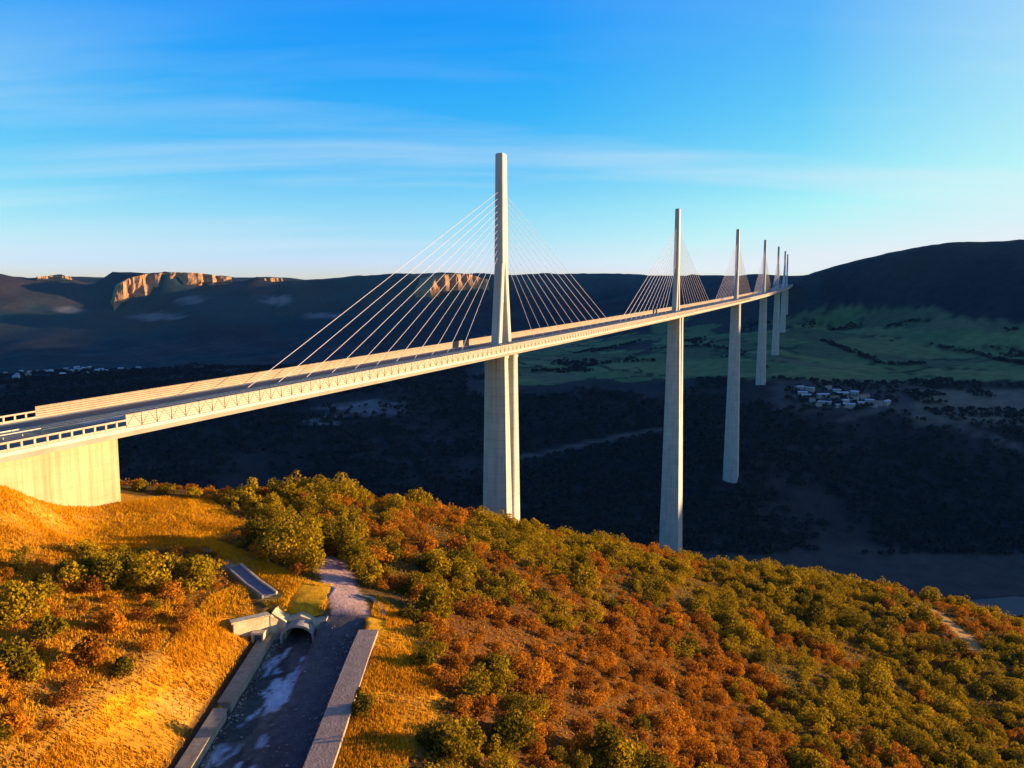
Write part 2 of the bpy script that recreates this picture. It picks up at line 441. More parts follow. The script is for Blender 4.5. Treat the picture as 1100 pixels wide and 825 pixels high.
# land cover colours (what grows or lies there, plus a blue haze tone on the far hills)
G1 = [(-400, 470), (0, 515), (150, 533), (225, 537), (262, 562), (222, 588), (150, 590), (60, 592), (0, 600), (-400, 620)]
G2 = [(262, 628), (275, 660), (292, 690), (185, 835), (120, 1000), (-80, 1000), (20, 835), (100, 762), (175, 700), (225, 640)]
G3 = [(405, 640), (440, 665), (465, 705), (470, 760), (430, 835), (420, 1000), (200, 1000), (340, 835)]
G4 = [(215, 575), (250, 588), (352, 632), (350, 665), (290, 655), (240, 610)]
RUS = [(470, 628), (560, 612), (640, 650), (735, 655), (800, 700), (850, 770), (860, 835), (480, 835), (455, 740)]
DARKSHADE = []
tracks_far = [[at(560, 492, 1095)[:2], at(640, 480, 1130)[:2], at(710, 470, 1150)[:2]], [at(1100, 480, 1050)[:2], at(1030, 452, 1110)[:2], at(960, 440, 1170)[:2], at(900, 446, 1150)[:2]]]
dirt_px = [(962, 645), (985, 650), (1008, 660), (1022, 672), (1036, 682), (1048, 700)]
dirt_pts = [hit(*p)[:2] for p in dirt_px]

def cover(x, y, z):
    px, py, d = project(x, y, z)
    d = np.where(y < 20, -1, d)
    col = np.zeros(x.shape + (3,))
    def put(mask, c):
        m = np.clip(mask, 0, 1)[..., None]
        col[:] = col * (1 - m) + np.array(c) * m
    dist = np.hypot(x, y)
    n1 = fbm(x, y, 60, 4, 41) + 0.5; n2 = fbm(x, y, 14, 4, 43) + 0.5; n3 = fbm(x, y, 260, 4, 47) + 0.5
    # far land: oak and pine wood
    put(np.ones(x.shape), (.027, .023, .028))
    put((y > 1900) * (px < 880) * sstep(.3, .6, fbm(x, y, 420, 4, 57) + .5), (.020, .036, .042))  # haze blue of the far hills painted into the wood colour
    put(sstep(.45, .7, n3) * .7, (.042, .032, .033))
    # meadows and ploughed fields of the terrace
    fpx = (d > 0) & (y > 900)
    cell = vnoise(np.floor(x / 150 + y / 420), np.floor(y / 190 - x / 600), 5) + .5
    terr = fpx & (z < CAM_Z - 20) & (((px > 700) & (py > 346 + fbm(x, y, 300, 4, 71) * 46 - 14 * np.exp(-((px - 950) / 70) ** 2)) & (py < 412 + fbm(x, y, 200, 3, 73) * 14)) | ((px > 520) & (px <= 700) & (py > 364 + fbm(x, y, 300, 4, 71) * 30) & (py < 416 + fbm(x, y, 200, 3, 73) * 20)))
    put(terr, (.098, .145, .058))
    wx, wy = x + fbm(x, y, 160, 2, 81) * 70, y + fbm(x, y, 160, 2, 83) * 90
    cu, cv_ = (wx + .45 * wy) / 105.0, (wy - .3 * wx) / 175.0
    par = _hash(np.floor(cu).astype(np.int64), np.floor(cv_).astype(np.int64), 9)
    put(terr * (par > .62) * .8, (.150, .175, .070))
    put(terr * (par < .22) * .75, (.080, .095, .052))
    put(terr * ((par > .40) & (par < .50)) * .7, (.140, .118, .072))
    fu, fv = np.abs(cu - np.round(cu)) * 105, np.abs(cv_ - np.round(cv_)) * 175
    put(terr * (np.minimum(fu, fv) < 7) * (_hash(np.round(cu).astype(np.int64), np.round(cv_).astype(np.int64), 3) > .35) * .9, (.020, .028, .022))
    for h_ in HEDGES:
        put((1 - sstep(5, 12, polydist(x, y, h_) + (n2 - .5) * 10)) * .95, (.018, .026, .022))
    put(fpx * (px > 980) * sstep(415, 422, py) * (1 - sstep(448, 462, py)) * .9, (.16, .135, .095))
    put(fpx * (px > 830) * (px < 985) * sstep(404, 410, py) * (1 - sstep(440, 448, py)) * .6, (.09, .08, .075))
    put(fpx * (px < 470) * sstep(350, 375, py) * (1 - sstep(392, 402, py)) * sstep(.45, .6, n1) * .6, (.06, .055, .06))
    # pale limestone screes
    for (cx, cy, rx, ry) in ((395, 438, 55, 9), (345, 452, 18, 7), (170, 340, 30, 4), (72, 333, 22, 4), (205, 322, 16, 4), (300, 323, 16, 5), (345, 339, 22, 3)):
        e = ((px - cx) / rx) ** 2 + ((py - cy) / ry) ** 2
        put(fpx * (1 - sstep(.3, 1.2, e + (n2 - .5) * 1.3)) * .75, (.20, .18, .18))
    for t in tracks_far:
        put((1 - sstep(3, 8, polydist(x, y, t))) * .7, (.12, .10, .09))
    # valley floor meadows by the river
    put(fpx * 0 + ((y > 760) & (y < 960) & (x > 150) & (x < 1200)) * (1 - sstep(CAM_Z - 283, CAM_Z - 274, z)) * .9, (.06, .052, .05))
    # near hill
    hill = (1 - sstep(520, 640, y)) * sstep(-900, -500, x)
    put(hill, (.085, .060, .018))
    put(hill * sstep(.35, .6, n2), (.11, .060, .016))
    rus = inpoly(px, py, RUS) & (d > 0)
    put(hill * rus * .8, (.13, .050, .014))
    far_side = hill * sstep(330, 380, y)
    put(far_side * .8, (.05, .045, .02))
    grass = np.zeros(x.shape)
    for g in (G1, G2, G3, G4): grass = np.maximum(grass, inpoly(px, py, g) & (d > 0))
    grass = np.maximum(grass, (y < 75) | ((x < -95) & (y < 165)))
    put(hill * grass, (.56, .275, .012))
    put(hill * grass * sstep(.45, .75, n2) * .7, (.34, .15, .020))
    put(hill * grass * sstep(.60, .72, fbm(x, y, 7, 4, 45) + .5) * .6, (.44, .23, .05))
    put(hill * inpoly(px, py, [(-80, 590), (225, 596), (240, 640), (180, 700), (100, 765), (0, 845), (-80, 900)]) * (d > 0), (.30, .15, .024))
    # bare bank by the cutting is redder
    bank = inpoly(px, py, [(262, 620), (275, 665), (240, 700), (100, 800), (60, 835), (190, 690), (230, 640)]) & (d > 0)
    put(hill * bank * .85, (.54, .21, .011))
    # ditch strip and floor of the cutting
    iny = (1 - sstep(119, 121, y)) * (y > -50)
    put(iny * sstep(CUT_W - 3.0, CUT_W - 2.5, x) * (1 - sstep(CUT_W - 1.3, CUT_W - 1.0, x)), (.07, .038, .016))
    fl = sstep(CUT_W - .6, CUT_W - .2, x) * (1 - sstep(CUT_E + .2, CUT_E + .6, x)) * (1 - sstep(CUT_N - .3, CUT_N + .3, y)) * (y > -50)
    put(fl, (.062, .055, .050))
    put(fl * sstep(.5, .7, fbm(x, y * .4, 2.2, 4, 63) + .5) * .8, (.13, .105, .085))
    patch = sstep(.56, .66, fbm(x * 1.8, y * .45, 3.0, 6, 61, .7) + .5) * (1 - sstep(-31.5, -30.0, x)) * sstep(-37.8, -36.8, x)
    put(fl * patch * .85, (.42, .44, .50))
    put(fl * sstep(-31.6, -30.4, x), (.10, .085, .08))
    # gravel road crossing over the tunnel, dirt track on the right
    put(hill * (1 - sstep(2.6, 3.2, polydist(x, y, TRACK))) * sstep(CUT_N - .5, CUT_N + .5, y), (.40, .25, .21))
    put(hill * (1 - sstep(.6, 1.1, polydist(x, y, PATH))), (.42, .30, .17))
    put(hill * (1 - sstep(2.0, 3.6, polydist(x, y, dirt_pts))), (.36, .20, .07))
    return col

PATH = [atz(*p)[:2] for p in ((256, 615, -48.7), (232, 596, -48.0), (212, 579, -47.3))]
def hit_far(px, py):
    a, b = ray(px, py); q = np.arange(1000, 3000, 4.0); k = np.nonzero(b * q + CAM_Z <= ground(a * q, q))[0]
    y = q[k[0]] if len(k) else 2000.0
    return a * y, y
HEDGES = [[hit_far(*p) for p in h] for h in (((882, 366), (905, 374), (925, 381), (942, 390), (968, 392), (990, 391)), ((828, 407), (880, 411), (960, 413), (1040, 414), (1100, 416)),
          ((952, 352), (975, 346), (1000, 344)), ((575, 400), (640, 392), (700, 388)), ((1000, 372), (1050, 380), (1100, 392)), ((700, 376), (760, 372), (800, 378)))]
TRACK = [hit(*p)[:2] for p in ((358, 606), (361, 618), (367, 634), (376, 652), (378, 664))]
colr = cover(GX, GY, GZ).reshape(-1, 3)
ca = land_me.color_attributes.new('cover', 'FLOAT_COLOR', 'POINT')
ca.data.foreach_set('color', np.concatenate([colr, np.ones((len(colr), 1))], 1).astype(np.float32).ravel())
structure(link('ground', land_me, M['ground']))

# river
rv = [(1500, 465), (1000, 560), (700, 650), (489, 728), (440, 716), (395, 712), (320, 752), (200, 815), (50, 855), (-150, 850), (-400, 800), (-700, 800), (-1100, 900)]
mb = MB()
for (a, b) in zip(rv[:-1], rv[1:]): pass
L_, R_ = [], []
for i, p in enumerate(rv):
    q0, q1 = Vector(rv[max(i - 1, 0)]), Vector(rv[min(i + 1, len(rv) - 1)])
    t = (q1 - q0).normalized(); n = Vector((-t.y, t.x))
    L_.append((p[0] + n.x * 22, p[1] + n.y * 22, 1.2)); R_.append((p[0] - n.x * 22, p[1] - n.y * 22, 1.2))
k = len(rv)
mb.add(L_ + R_, [(i, i + 1, k + i + 1, k + i) for i in range(k - 1)])
structure(mb.build('river', M['water']))

# ------------------------------------------------------------------ viaduct
vd = empty('viaduct', road(0, 0, -4.2 - PH[0]))
tag(vd, 'long white cable-stayed road viaduct on tall concrete piers crossing the dark valley', 'viaduct')
VINV = Matrix.Translation(-Vector(vd.location))
def vpart(mb_, name, mat, parent=None, smooth=False):
    me = mb_.mesh(name, smooth); me.transform(VINV)
    return link(name, me, mat, parent or vd)

S0, S1 = -212.0, 2052.0 + 204
def stations(a, b, st):
    n = max(1, int(math.ceil((b - a) / st))); return [a + (b - a) * i / n for i in range(n + 1)]
def sweep(sec, a, b, st=18.0, closed=True):
    m_ = MB()
    m_.loft([[road(s, o, h) for o, h in sec] for s in stations(a, b, st)])
    return m_
# orthotropic box girder with its inclined webs
deck = vpart(sweep([(-13.9, 0), (13.9, 0), (13.9, -.35), (12.6, -1.3), (2.2, -4.2), (-2.2, -4.2), (-12.6, -1.3), (-13.9, -.35)], S0, S1), 'deck', M['steel'])
for sg in (1, -1):
    f = sweep([(sg * 13.9, .25), (sg * 15.9, .25), (sg * 15.9, -.5), (sg * 14.9, -1.75), (sg * 13.0, -1.9), (sg * 13.9, -.4)], S0 - 92, S1)
    vpart(f, 'edge_fairing', M['steel'], deck)
    vpart(sweep([(sg * 2.0, .008), (sg * 13.7, .008), (sg * 13.7, .06), (sg * 2.0, .06)], S0 - 92, S1), 'carriageway', M['asphalt'], deck)
    ln = MB()
    for o in (2.9, 13.0): ln.loft([[road(s, sg * o, .066), road(s, sg * (o + .25), .066), road(s, sg * (o + .25), .07), road(s, sg * o, .07)] for s in stations(S0 - 92, S1, 18)])
    for o in (6.3, 9.8):
        for s in np.arange(S0 - 90, 900, 13.0):
            ln.loft([[road(t, sg * o, .066), road(t, sg * (o + .16), .066), road(t, sg * (o + .16), .07), road(t, sg * o, .07)] for t in (s, s + 3)])
    vpart(ln, 'lane_marking', M['paint'], deck)
    gr = MB()
    for h in (.55, .85):
        gr.loft([[road(s, sg * 1.7, h), road(s, sg * 1.78, h), road(s, sg * 1.78, h + .22), road(s, sg * 1.7, h + .22)] for s in stations(S0 - 92, S1, 18)])
    for s in np.arange(S0 - 90, 1100, 4.0):
        gr.loft([[road(t, sg * 1.58, z) for t in (s, s + .15)] + [road(t, sg * 1.69, z) for t in (s + .15, s)] for z in (.0, 1.0)])
    vpart(gr, 'guard_rail', M['steel'], deck)
    ws = MB()
    for h in (.28, .82, 1.36, 1.90, 2.44, 2.92):
        hh = .46 if h < 2.9 else .2
        ws.loft([[road(s, sg * 15.35, h), road(s, sg * 15.42, h), road(s, sg * (15.36 - .03 * h), h + hh), road(s, sg * (15.29 - .03 * h), h + hh)] for s in stations(S0, S1, 18)])
    vpart(ws, 'wind_screen', M['screen'], deck)
    wp = MB()
    s = S0
    while s < S1:
        st = 4.0 if s < 700 else 12.0
        p0, p1 = road(s, sg * 15.5, .25), road(s, sg * 15.33, 3.15)
        wp.tube(p0, p1, .10, 4); wp.tube(road(s + .0, sg * 15.43, .3), road(s + 2.0, sg * 15.34, 2.9), .075, 4); wp.tube(road(s + 4.0, sg * 15.43, .3), road(s + 2.0, sg * 15.34, 2.9), .075, 4)
        s += st
    vpart(wp, 'screen_post', M['screen'], deck)

# abutment with its parapet
SA = S0 - 92
ab = MB()
def wallblock(a, b, o0, o1, ztop, zbot_rel, m_=None):
    for s, t in zip(stations(a, b, 10)[:-1], stations(a, b, 10)[1:]):
        m_.hexa([road(s, o0, zbot_rel), road(t, o0, zbot_rel), road(t, o1, zbot_rel), road(s, o1, zbot_rel),
                 road(s, o0, ztop), road(t, o0, ztop), road(t, o1, ztop), road(s, o1, ztop)])
ab.loft([[road(s, -13.6, -.02), road(s, 13.6, -.02), road(s, 13.6, -2.0), road(s, 13.2, -2.0), road(s, 13.2, -24), road(s, -13.2, -24), road(s, -13.2, -2.0), road(s, -13.6, -2.0)] for s in stations(SA, S0 - .6, 12)])
abut = vpart(ab, 'abutment', M['abutment'])
for sg in (1, -1):
    pr = MB()
    for s, t in zip(stations(SA, S0, 2.6)[:-1], stations(SA, S0, 2.6)[1:]):
        pr.hexa([road(q, sg * o, h) for h in (.25, 2.05) for q, o in ((s, 15.2), (s + .42, 15.2), (s + .42, 15.55), (s, 15.55))])
    for h0, h1 in ((.25, .75), (1.75, 2.12)):
        pr.loft([[road(s, sg * 15.24, h0), road(s, sg * 15.5, h0), road(s, sg * 15.5, h1), road(s, sg * 15.24, h1)] for s in stations(SA, S0, 10)])
    vpart(pr, 'parapet', M['screen'], abut)

# piers: octagonal shafts that split into two columns in their upper 90 m
def oct_ring(s, a0, A_, B_, h, cf, cb_, cr=None):
    """octagon on the deck axis: half length A_, half width B_, chamfers cf (towards the abutment) and cr along, cb_ across"""
    cr = cf if cr is None else cr
    bf, br_ = (cb_, cb_) if cf > .5 or cr > .5 else (cb_, cb_)
    bf = cb_ if cf > .6 else min(cb_, .4); br_ = cb_ if cr > .6 else min(cb_, .4)
    pts = [(-A_ + cf, -B_), (A_ - cr, -B_), (A_, -B_ + br_), (A_, B_ - br_), (A_ - cr, B_), (-A_ + cf, B_), (-A_, B_ - bf), (-A_, -B_ + bf)]
    out = []
    for a, b in pts:
        q = road(s + a0 + a, b); out.append((q[0], q[1], CAM_Z + AZ0 + SLOPE * s + h))
    return out
for s, ht in zip(SPANS, PH):
    pier = empty('pier', Vector(road(s, 0, -4.2 - ht)) - Vector(vd.location)); pier.parent = vd
    PINV = Matrix.Translation(-Vector(road(s, 0, -4.2 - ht)))
    def ppart(mb_, name, mat):
        me = mb_.mesh(name); me.transform(PINV); return link(name, me, mat, pier)
    spl = min(90.0, ht * .93)
    Bf = lambda d: 5.0 + .0165 * d
    for sg in (-1, 1):
        rings = []
        for d in (0, 1.2, 1.25, spl * .33, spl * .66, spl):
            t = d / 90.0
            A_, c_ = 2.75 + 1.45 * t, 5.75 - 1.1 * t
            if d < 1.22: A_ += .25
            rings.append(oct_ring(s, sg * c_, A_, Bf(d) + (.25 if d < 1.22 else 0), -4.05 - d, *((1.6, Bf(d) * .62, .5) if sg < 0 else (.5, Bf(d) * .62, 1.6))))
        m_ = MB(); m_.loft(rings); ppart(m_, 'column', M['concrete'])
    m_ = MB(); rings = []
    for d in np.linspace(spl - .4, ht + 26, 8):
        t = d / 90.0
        rings.append(oct_ring(s, 0, 8.85 + .0115 * (d - 90), Bf(d) + .05, -4.05 - d, 1.6, Bf(d) * .62))
    m_.loft(rings)
    ppart(m_, 'shaft', M['concrete'])
    # pylon, an upside down Y set along the deck axis
    py = empty('pylon', Vector(road(s)) - Vector(vd.location)); py.parent = vd
    YINV = Matrix.Translation(-Vector(road(s)))
    def ypart(mb_, name, mat):
        me = mb_.mesh(name); me.transform(YINV); return link(name, me, mat, py)
    for sg in (-1, 1):
        m_ = MB()
        m_.loft([oct_ring(s, sg * 5.2, 1.7, 2.1, 0.0, .35, .35), oct_ring(s, sg * 3.2, 1.55, 2.05, 20, .35, .35), oct_ring(s, sg * 1.35, 1.5, 2.0, 39, .35, .35)])
        ypart(m_, 'leg', M['steel'])
    m_ = MB()
    m_.loft([oct_ring(s, 0, 2.95, 2.15, 38, .3, .35), oct_ring(s, 0, 2.7, 2.0, 55, .3, .35), oct_ring(s, 0, 2.4, 1.85, 86.4, .3, .35), oct_ring(s, 0, 2.1, 1.6, 87, .3, .35)])
    ypart(m_, 'mast', M['steel'])
    for h in (20.5,):
        m_ = MB(); m_.loft([oct_ring(s, 0, 1.9, .8, h, .1, .1), oct_ring(s, 0, 1.9, .8, h + 1.2, .1, .1)]); ypart(m_, 'cross_beam', M['steel'])
# stays: 11 each way from every pylon
rest = MB()
for i, s in enumerate(SPANS):
    for sg in (-1, 1):
        for kk in range(11):
            d = 38.5 + 12.5 * kk
            q0 = road(s + sg * d, 0, .3); top = road(s, 0); hz = top[2] + 42.5 + 2.75 * kk
            q1r = road(s + sg * 2.2, 0); q1 = (q1r[0], q1r[1], hz)
            m_ = MB() if i < 4 else rest
            for o in (-.0,):
                m_.tube(q0, q1, .088 if i == 0 else .15, 6)
            if i < 4: vpart(m_, 'stay_cable', M['stay'])
stuff(vpart(rest, 'stay_cable', M['stay']))

# ------------------------------------------------------------------ cutting, portal and walls
def fz(y): return float(CAM_Z - 54.0 - 0.065 * (124 - y))
# right retaining wall with wide gravel coping
rw = empty('retaining_wall', (-24, 90, fz(90)))
tag(rw, 'long retaining wall with wide pinkish top along the right side of the road cutting', 'wall')
body, cop = MB(), MB()
ys = np.linspace(40, 119, 28)
def top_r(y): return max(gz(q, y + e) for q in (-23.5, -22.8, -22.1, -21.3) for e in (-2, 0, 2)) + .1
tops = np.array([top_r(y) for y in ys]); tops = np.convolve(np.pad(tops, 3, 'edge'), np.ones(7) / 7, 'valid')
xin = lambda y: -24.4 + (y - 60) * .012
for i in range(len(ys) - 1):
    a, b = ys[i], ys[i + 1]
    body.hexa([(xin(a), a, fz(a) - 2), (-22.2, a, fz(a) - 2), (-22.2, b, fz(b) - 2), (xin(b), b, fz(b) - 2),
               (xin(a), a, tops[i] - .3), (-22.2, a, tops[i] - .3), (-22.2, b, tops[i + 1] - .3), (xin(b), b, tops[i + 1] - .3)])
    cop.hexa([(xin(a) - .25, a, tops[i] - .297), (-20.9, a, tops[i] - .6), (-20.9, b, tops[i + 1] - .6), (xin(b) - .25, b, tops[i + 1] - .297),
              (xin(a) - .25, a, tops[i]), (-20.9, a, tops[i]), (-20.9, b, tops[i + 1]), (xin(b) - .25, b, tops[i + 1])])
for mb_, nm, mt in ((body, 'wall_face', M['greycon']), (cop, 'coping', M['pinkcon'])):
    me = mb_.mesh(nm); me.transform(Matrix.Translation(-Vector(rw.location))); link(nm, me, mt, rw)
# left low wall in two lengths with a gap
for (a, b, lb) in ((40, 100.2, 'low tan concrete wall left of the cutting, nearer length before the gap'), (101.6, 121, 'low tan concrete wall left of the cutting, farther length up to the portal')):
    m_ = MB(); m2 = MB()
    st = stations(a, b, 3)
    for p, q in zip(st[:-1], st[1:]):
        m_.hexa([(-39.6, p, fz(p) - 1), (-38.0, p, fz(p) - 1), (-38.0, q, fz(q) - 1), (-39.6, q, fz(q) - 1),
                 (-39.6, p, fz(p) + 1.3), (-38.0, p, fz(p) + 1.3), (-38.0, q, fz(q) + 1.3), (-39.6, q, fz(q) + 1.3)])
        m2.hexa([(-39.75, p, fz(p) + 1.303), (-37.85, p, fz(p) + 1.303), (-37.85, q, fz(q) + 1.303), (-39.75, q, fz(q) + 1.303),
                 (-39.75, p, fz(p) + 1.5), (-37.85, p, fz(p) + 1.5), (-37.85, q, fz(q) + 1.5), (-39.75, q, fz(q) + 1.5)])
    t = empty('low_wall', (-38.8, a, fz(a))); tag(t, lb, 'wall')
    for mb_, nm, mt in ((m_, 'wall_face', M['greycon']), (m2, 'coping', M['lowwall'])):
        me = mb_.mesh(nm); me.transform(Matrix.Translation(-Vector(t.location))); link(nm, me, mt, t)

# tunnel portal
zf = CAM_Z - 54.0
tp = empty('tunnel_portal', (-34, 124, zf))
tag(tp, 'stone tunnel portal with arched grey hood and dark opening at the end of the cutting', 'tunnel portal')
def tpart(mb_, name, mat, smooth=False):
    me = mb_.mesh(name, smooth); me.transform(Matrix.Translation(-Vector(tp.location))); return link(name, me, mat, tp)
def arch(rx, rz, y, n=16, cx=-34.1, zc=zf + .75):
    return [(cx + rx * math.cos(math.pi * (1 - k / n)), y, zc + rz * math.sin(math.pi * (1 - k / n))) for k in range(n + 1)]
hood = MB()
def ringpts(y):
    i_, o_ = arch(2.35, 1.6, y), arch(2.72, 2.0, y)
    i_ = [(i_[0][0], y, zf - .5)] + i_ + [(i_[-1][0], y, zf - .5)]
    o_ = [(o_[0][0], y, zf - .5)] + o_ + [(o_[-1][0], y, zf - .5)]
    return o_ + i_[::-1]
hood.loft([ringpts(120.6), ringpts(133.6)])
tpart(hood, 'hood', M['greycon'])
bk = MB(); bk.box(-36.38, -31.82, 133.0, 133.5, zf - .5, zf + 2.28); tpart(bk, 'tunnel_end', M['darkslab'])
hw = MB()
# masonry shoulders either side of the hood
def wedge(x0, x1, y0, y1, zb, za, zc):
    hw.hexa([(x0, y0, zb), (x1, y0, zb), (x1, y1, zb), (x0, y1, zb), (x0, y0, za), (x1, y0, zc), (x1, y1, zc), (x0, y1, za)])
wedge(-38.4, -36.2, 122.0, 125.0, zf - .5, zf + 4.2, zf + 2.7)
wedge(-32.0, -29.8, 122.4, 125.0, zf - .5, zf + 2.5, zf + 3.0)
wedge(-36.19, -34.2, 123.0, 125.0, zf + 2.2, zf + 2.72, zf + 3.3); wedge(-34.19, -32.01, 123.0, 125.0, zf + 2.2, zf + 3.3, zf + 2.55)
tpart(hw, 'headwall', M['stone'])
cv = MB()
# pale wall running askew from the ledge to the hood; it carries the end of the walkway
def prism(fp, z0, z1, z1b=None):
    zt_ = [z1, z1 if z1b is None else z1b, z1 if z1b is None else z1b, z1]
    cv.hexa([(p[0], p[1], z0) for p in fp] + [(p[0], p[1], h) for p, h in zip(fp, zt_)])
prism([(-43.0, 117.6), (-38.43, 121.3), (-39.1, 122.2), (-43.7, 118.5)], zf - 1.5, zf + 4.2, zf + 4.0)
prism([(-43.2, 117.3), (-38.3, 121.1), (-39.2, 122.3), (-44.0, 118.6)], zf + 4.203, zf + 4.5, zf + 4.3)
prism([(-38.42, 121.2), (-36.75, 122.3), (-37.3, 123.2), (-38.42, 122.6)], zf - 1.0, zf + 4.0, zf + 2.6)
tpart(cv, 'wing_wall', M['stone'])
cf_ = MB(); cf_.box(-40.6, -40.3, 118.4, 119.6, zf - .6, zf + 2.1); cf_.box(-39.0, -38.7, 118.4, 120.8, zf - .6, zf + 2.1); cf_.box(-40.65, -38.65, 118.35, 119.7, zf + 2.103, zf + 2.4)
cul = tpart(cf_, 'culvert', M['stone'])
cb = MB(); cb.box(-40.29, -39.01, 119.2, 119.45, zf - .6, zf + 2.1)  # dark panel stands in for the shade inside the culvert
me = cb.mesh('opening'); me.transform(Matrix.Translation(-Vector(tp.location))); link('opening', me, M['darkslab'], cul)
# turf laid over the tunnel roof
tf = MB()
xs = np.linspace(-37.8, -30.2, 10); yy = np.linspace(124.2, 135.5, 10)
tv = [(x, y, gz(-38.6, y) * (1 - (x + 37.8) / 7.6) + gz(-29.2, y) * (x + 37.8) / 7.6 + .22 - .4 * abs((x + 34.0) / 3.8) ** 4 + rng.uniform(-.08, .08)) for y in yy for x in xs]
tf.add(tv, [(j * 10 + i, j * 10 + i + 1, (j + 1) * 10 + i + 1, (j + 1) * 10 + i) for j in range(9) for i in range(9)])
to = tpart(tf, 'turf_cover', M['ground'], True)
tca = to.data.color_attributes.new('cover', 'FLOAT_COLOR', 'POINT')
tca.data.foreach_set('color', np.tile(np.array([.56, .275, .012, 1], np.float32), len(to.data.vertices)))

# walkway with pale parapets running up the slope to the left of the portal
wk = empty('walkway', (-41, 125, zf + 4))
tag(wk, 'narrow grey walkway between pale parapets climbing the slope left of the tunnel portal', 'walkway')
wp_px = [(290, 641, -49.4), (281, 634, -49.25), (272, 628, -49.1), (252, 612, -48.6)]
path_pts = [atz(*p)[:2] for p in ((252, 612, -48.6), (232, 596, -48.0), (214, 581, -47.4))]
wpts = [Vector(atz(*p)) for p in wp_px]
wpts = [Vector((p.x, p.y, max([p.z] + [gz(p.x + i, p.y + j) + .2 for i in (-.9, 0, .9) for j in (-.7, 0, .7)]))) for p in wpts]
def strip(off0, off1, h0, h1):
    m_ = MB(); rings = []
    for i, p in enumerate(wpts):
        t = (wpts[min(i + 1, len(wpts) - 1)] - wpts[max(i - 1, 0)]); t.z = 0; t.normalize(); n = Vector((-t.y, t.x, 0))
        rings.append([p + n * off0 + Vector((0, 0, h0)), p + n * off1 + Vector((0, 0, h0)), p + n * off1 + Vector((0, 0, h1)), p + n * off0 + Vector((0, 0, h1))])
    m_.loft(rings); return m_
def wpart(m_, name, mat):
    me = m_.mesh(name); me.transform(Matrix.Translation(-Vector(wk.location))); return link(name, me, mat, wk)
wpart(strip(-1.05, 1.05, -2.5, 0), 'slab', M['darkslab'])
wpart(strip(1.053, 1.4, -3.0, .3), 'parapet', M['greycon'])
wpart(strip(-1.4, -1.053, -2.5, .35), 'parapet', M['stone'])

# loose rubble along the foot of the walls and over the floor of the cutting
def rubble():
    g = np.random.default_rng(31); n = 1300
    y = g.uniform(66, 122, n); x = np.where(g.uniform(size=n) < .45, -37.9 + np.abs(g.normal(0, .7, n)), np.where(g.uniform(size=n) < .5, -24.6 - np.abs(g.normal(0, .8, n)), g.uniform(-37.8, -24.8, n)))
    z = ground(x, y); r = g.lognormal(-2.2, .5, n).clip(.04, .45)
    ico = np.array([(0, 0, 1), (.9, 0, .2), (.3, .85, .25), (-.7, .5, .2), (-.7, -.55, .25), (.3, -.8, .2), (0, 0, -.6)])
    tri = np.array([(0, 1, 2), (0, 2, 3), (0, 3, 4), (0, 4, 5), (0, 5, 1), (6, 2, 1), (6, 3, 2), (6, 4, 3), (6, 5, 4), (6, 1, 5)])
    v = (ico[None] * g.uniform(.6, 1.3, (n, 7, 1)) * r[:, None, None] * np.array([1, 1, .7])) + np.stack([x, y, z + r * .25], 1)[:, None]
    f = tri[None] + (np.arange(n) * 7)[:, None, None]
    stuff(link('rubble', mesh_np('rubble', v.reshape(-1, 3), f.reshape(-1, 3)), M['greycon']))
rubble()

# gravel road on the ground over the tunnel and kerb at its bend
kb = MB()
kp = [Vector(hit(*p)) for p in ((385, 640), (400, 645), (410, 654), (412, 664))]
rings = []
for i, p in enumerate(kp):
    t = (kp[min(i + 1, 3)] - kp[max(i - 1, 0)]); t.z = 0; t.normalize(); n = Vector((-t.y, t.x, 0))
    rings.append([p - n * .35 + Vector((0, 0, -.5)), p + n * .35 + Vector((0, 0, -.5)), p + n * .35 + Vector((0, 0, .35)), p - n * .35 + Vector((0, 0, .35))])
kb.loft(rings)
tag(kb.build('kerb_stone', M['lowwall']), 'pale curved kerb at the bend of the gravel road above the portal', 'kerb')

# ------------------------------------------------------------------ vegetation
def leaf_cloud(lobes, n, size, flat=0.8, seed=0):
    """small leaf faces spread over and inside the lobes (cx,cy,cz,rx,ry,rz); returns verts, quads, tint"""
    g = np.random.default_rng(seed)
    L = np.array(lobes); wts = L[:, 3] * L[:, 4] + L[:, 3] * L[:, 5]; wts /= wts.sum()
    idx = g.choice(len(L), n, p=wts)
    u = g.normal(size=(n, 3)); u /= np.linalg.norm(u, axis=1, keepdims=True)
    r = g.uniform(.55, 1.12, (n, 1)) ** .6
    c = L[idx, :3] + u * L[idx, 3:] * r
    c[:, 2] = np.maximum(c[:, 2], .06)
    nr = u + g.normal(size=(n, 3)) * .75; nr /= np.linalg.norm(nr, axis=1, keepdims=True)
    t = np.cross(nr, g.normal(size=(n, 3))); t /= np.linalg.norm(t, axis=1, keepdims=True)
    b = np.cross(nr, t)
    s = size * g.uniform(.6, 1.35, (n, 1))
    v = np.stack([c - t * s - b * s * .35, c + t * s * .2 - b * s * flat, c + t * s + b * s * .3, c - t * s * .25 + b * s * flat], 1).reshape(-1, 3)
    f = np.arange(n * 4).reshape(n, 4)
    tint = np.clip((g.uniform(0, 1, len(L))[idx]) * .6 + g.uniform(0, .4, n), 0, 1)
    return v, f, np.repeat(tint, 4)

def add_tint(me, tint):
    a = me.attributes.new('tint', 'FLOAT', 'POINT'); a.data.foreach_set('value', tint.astype(np.float32))

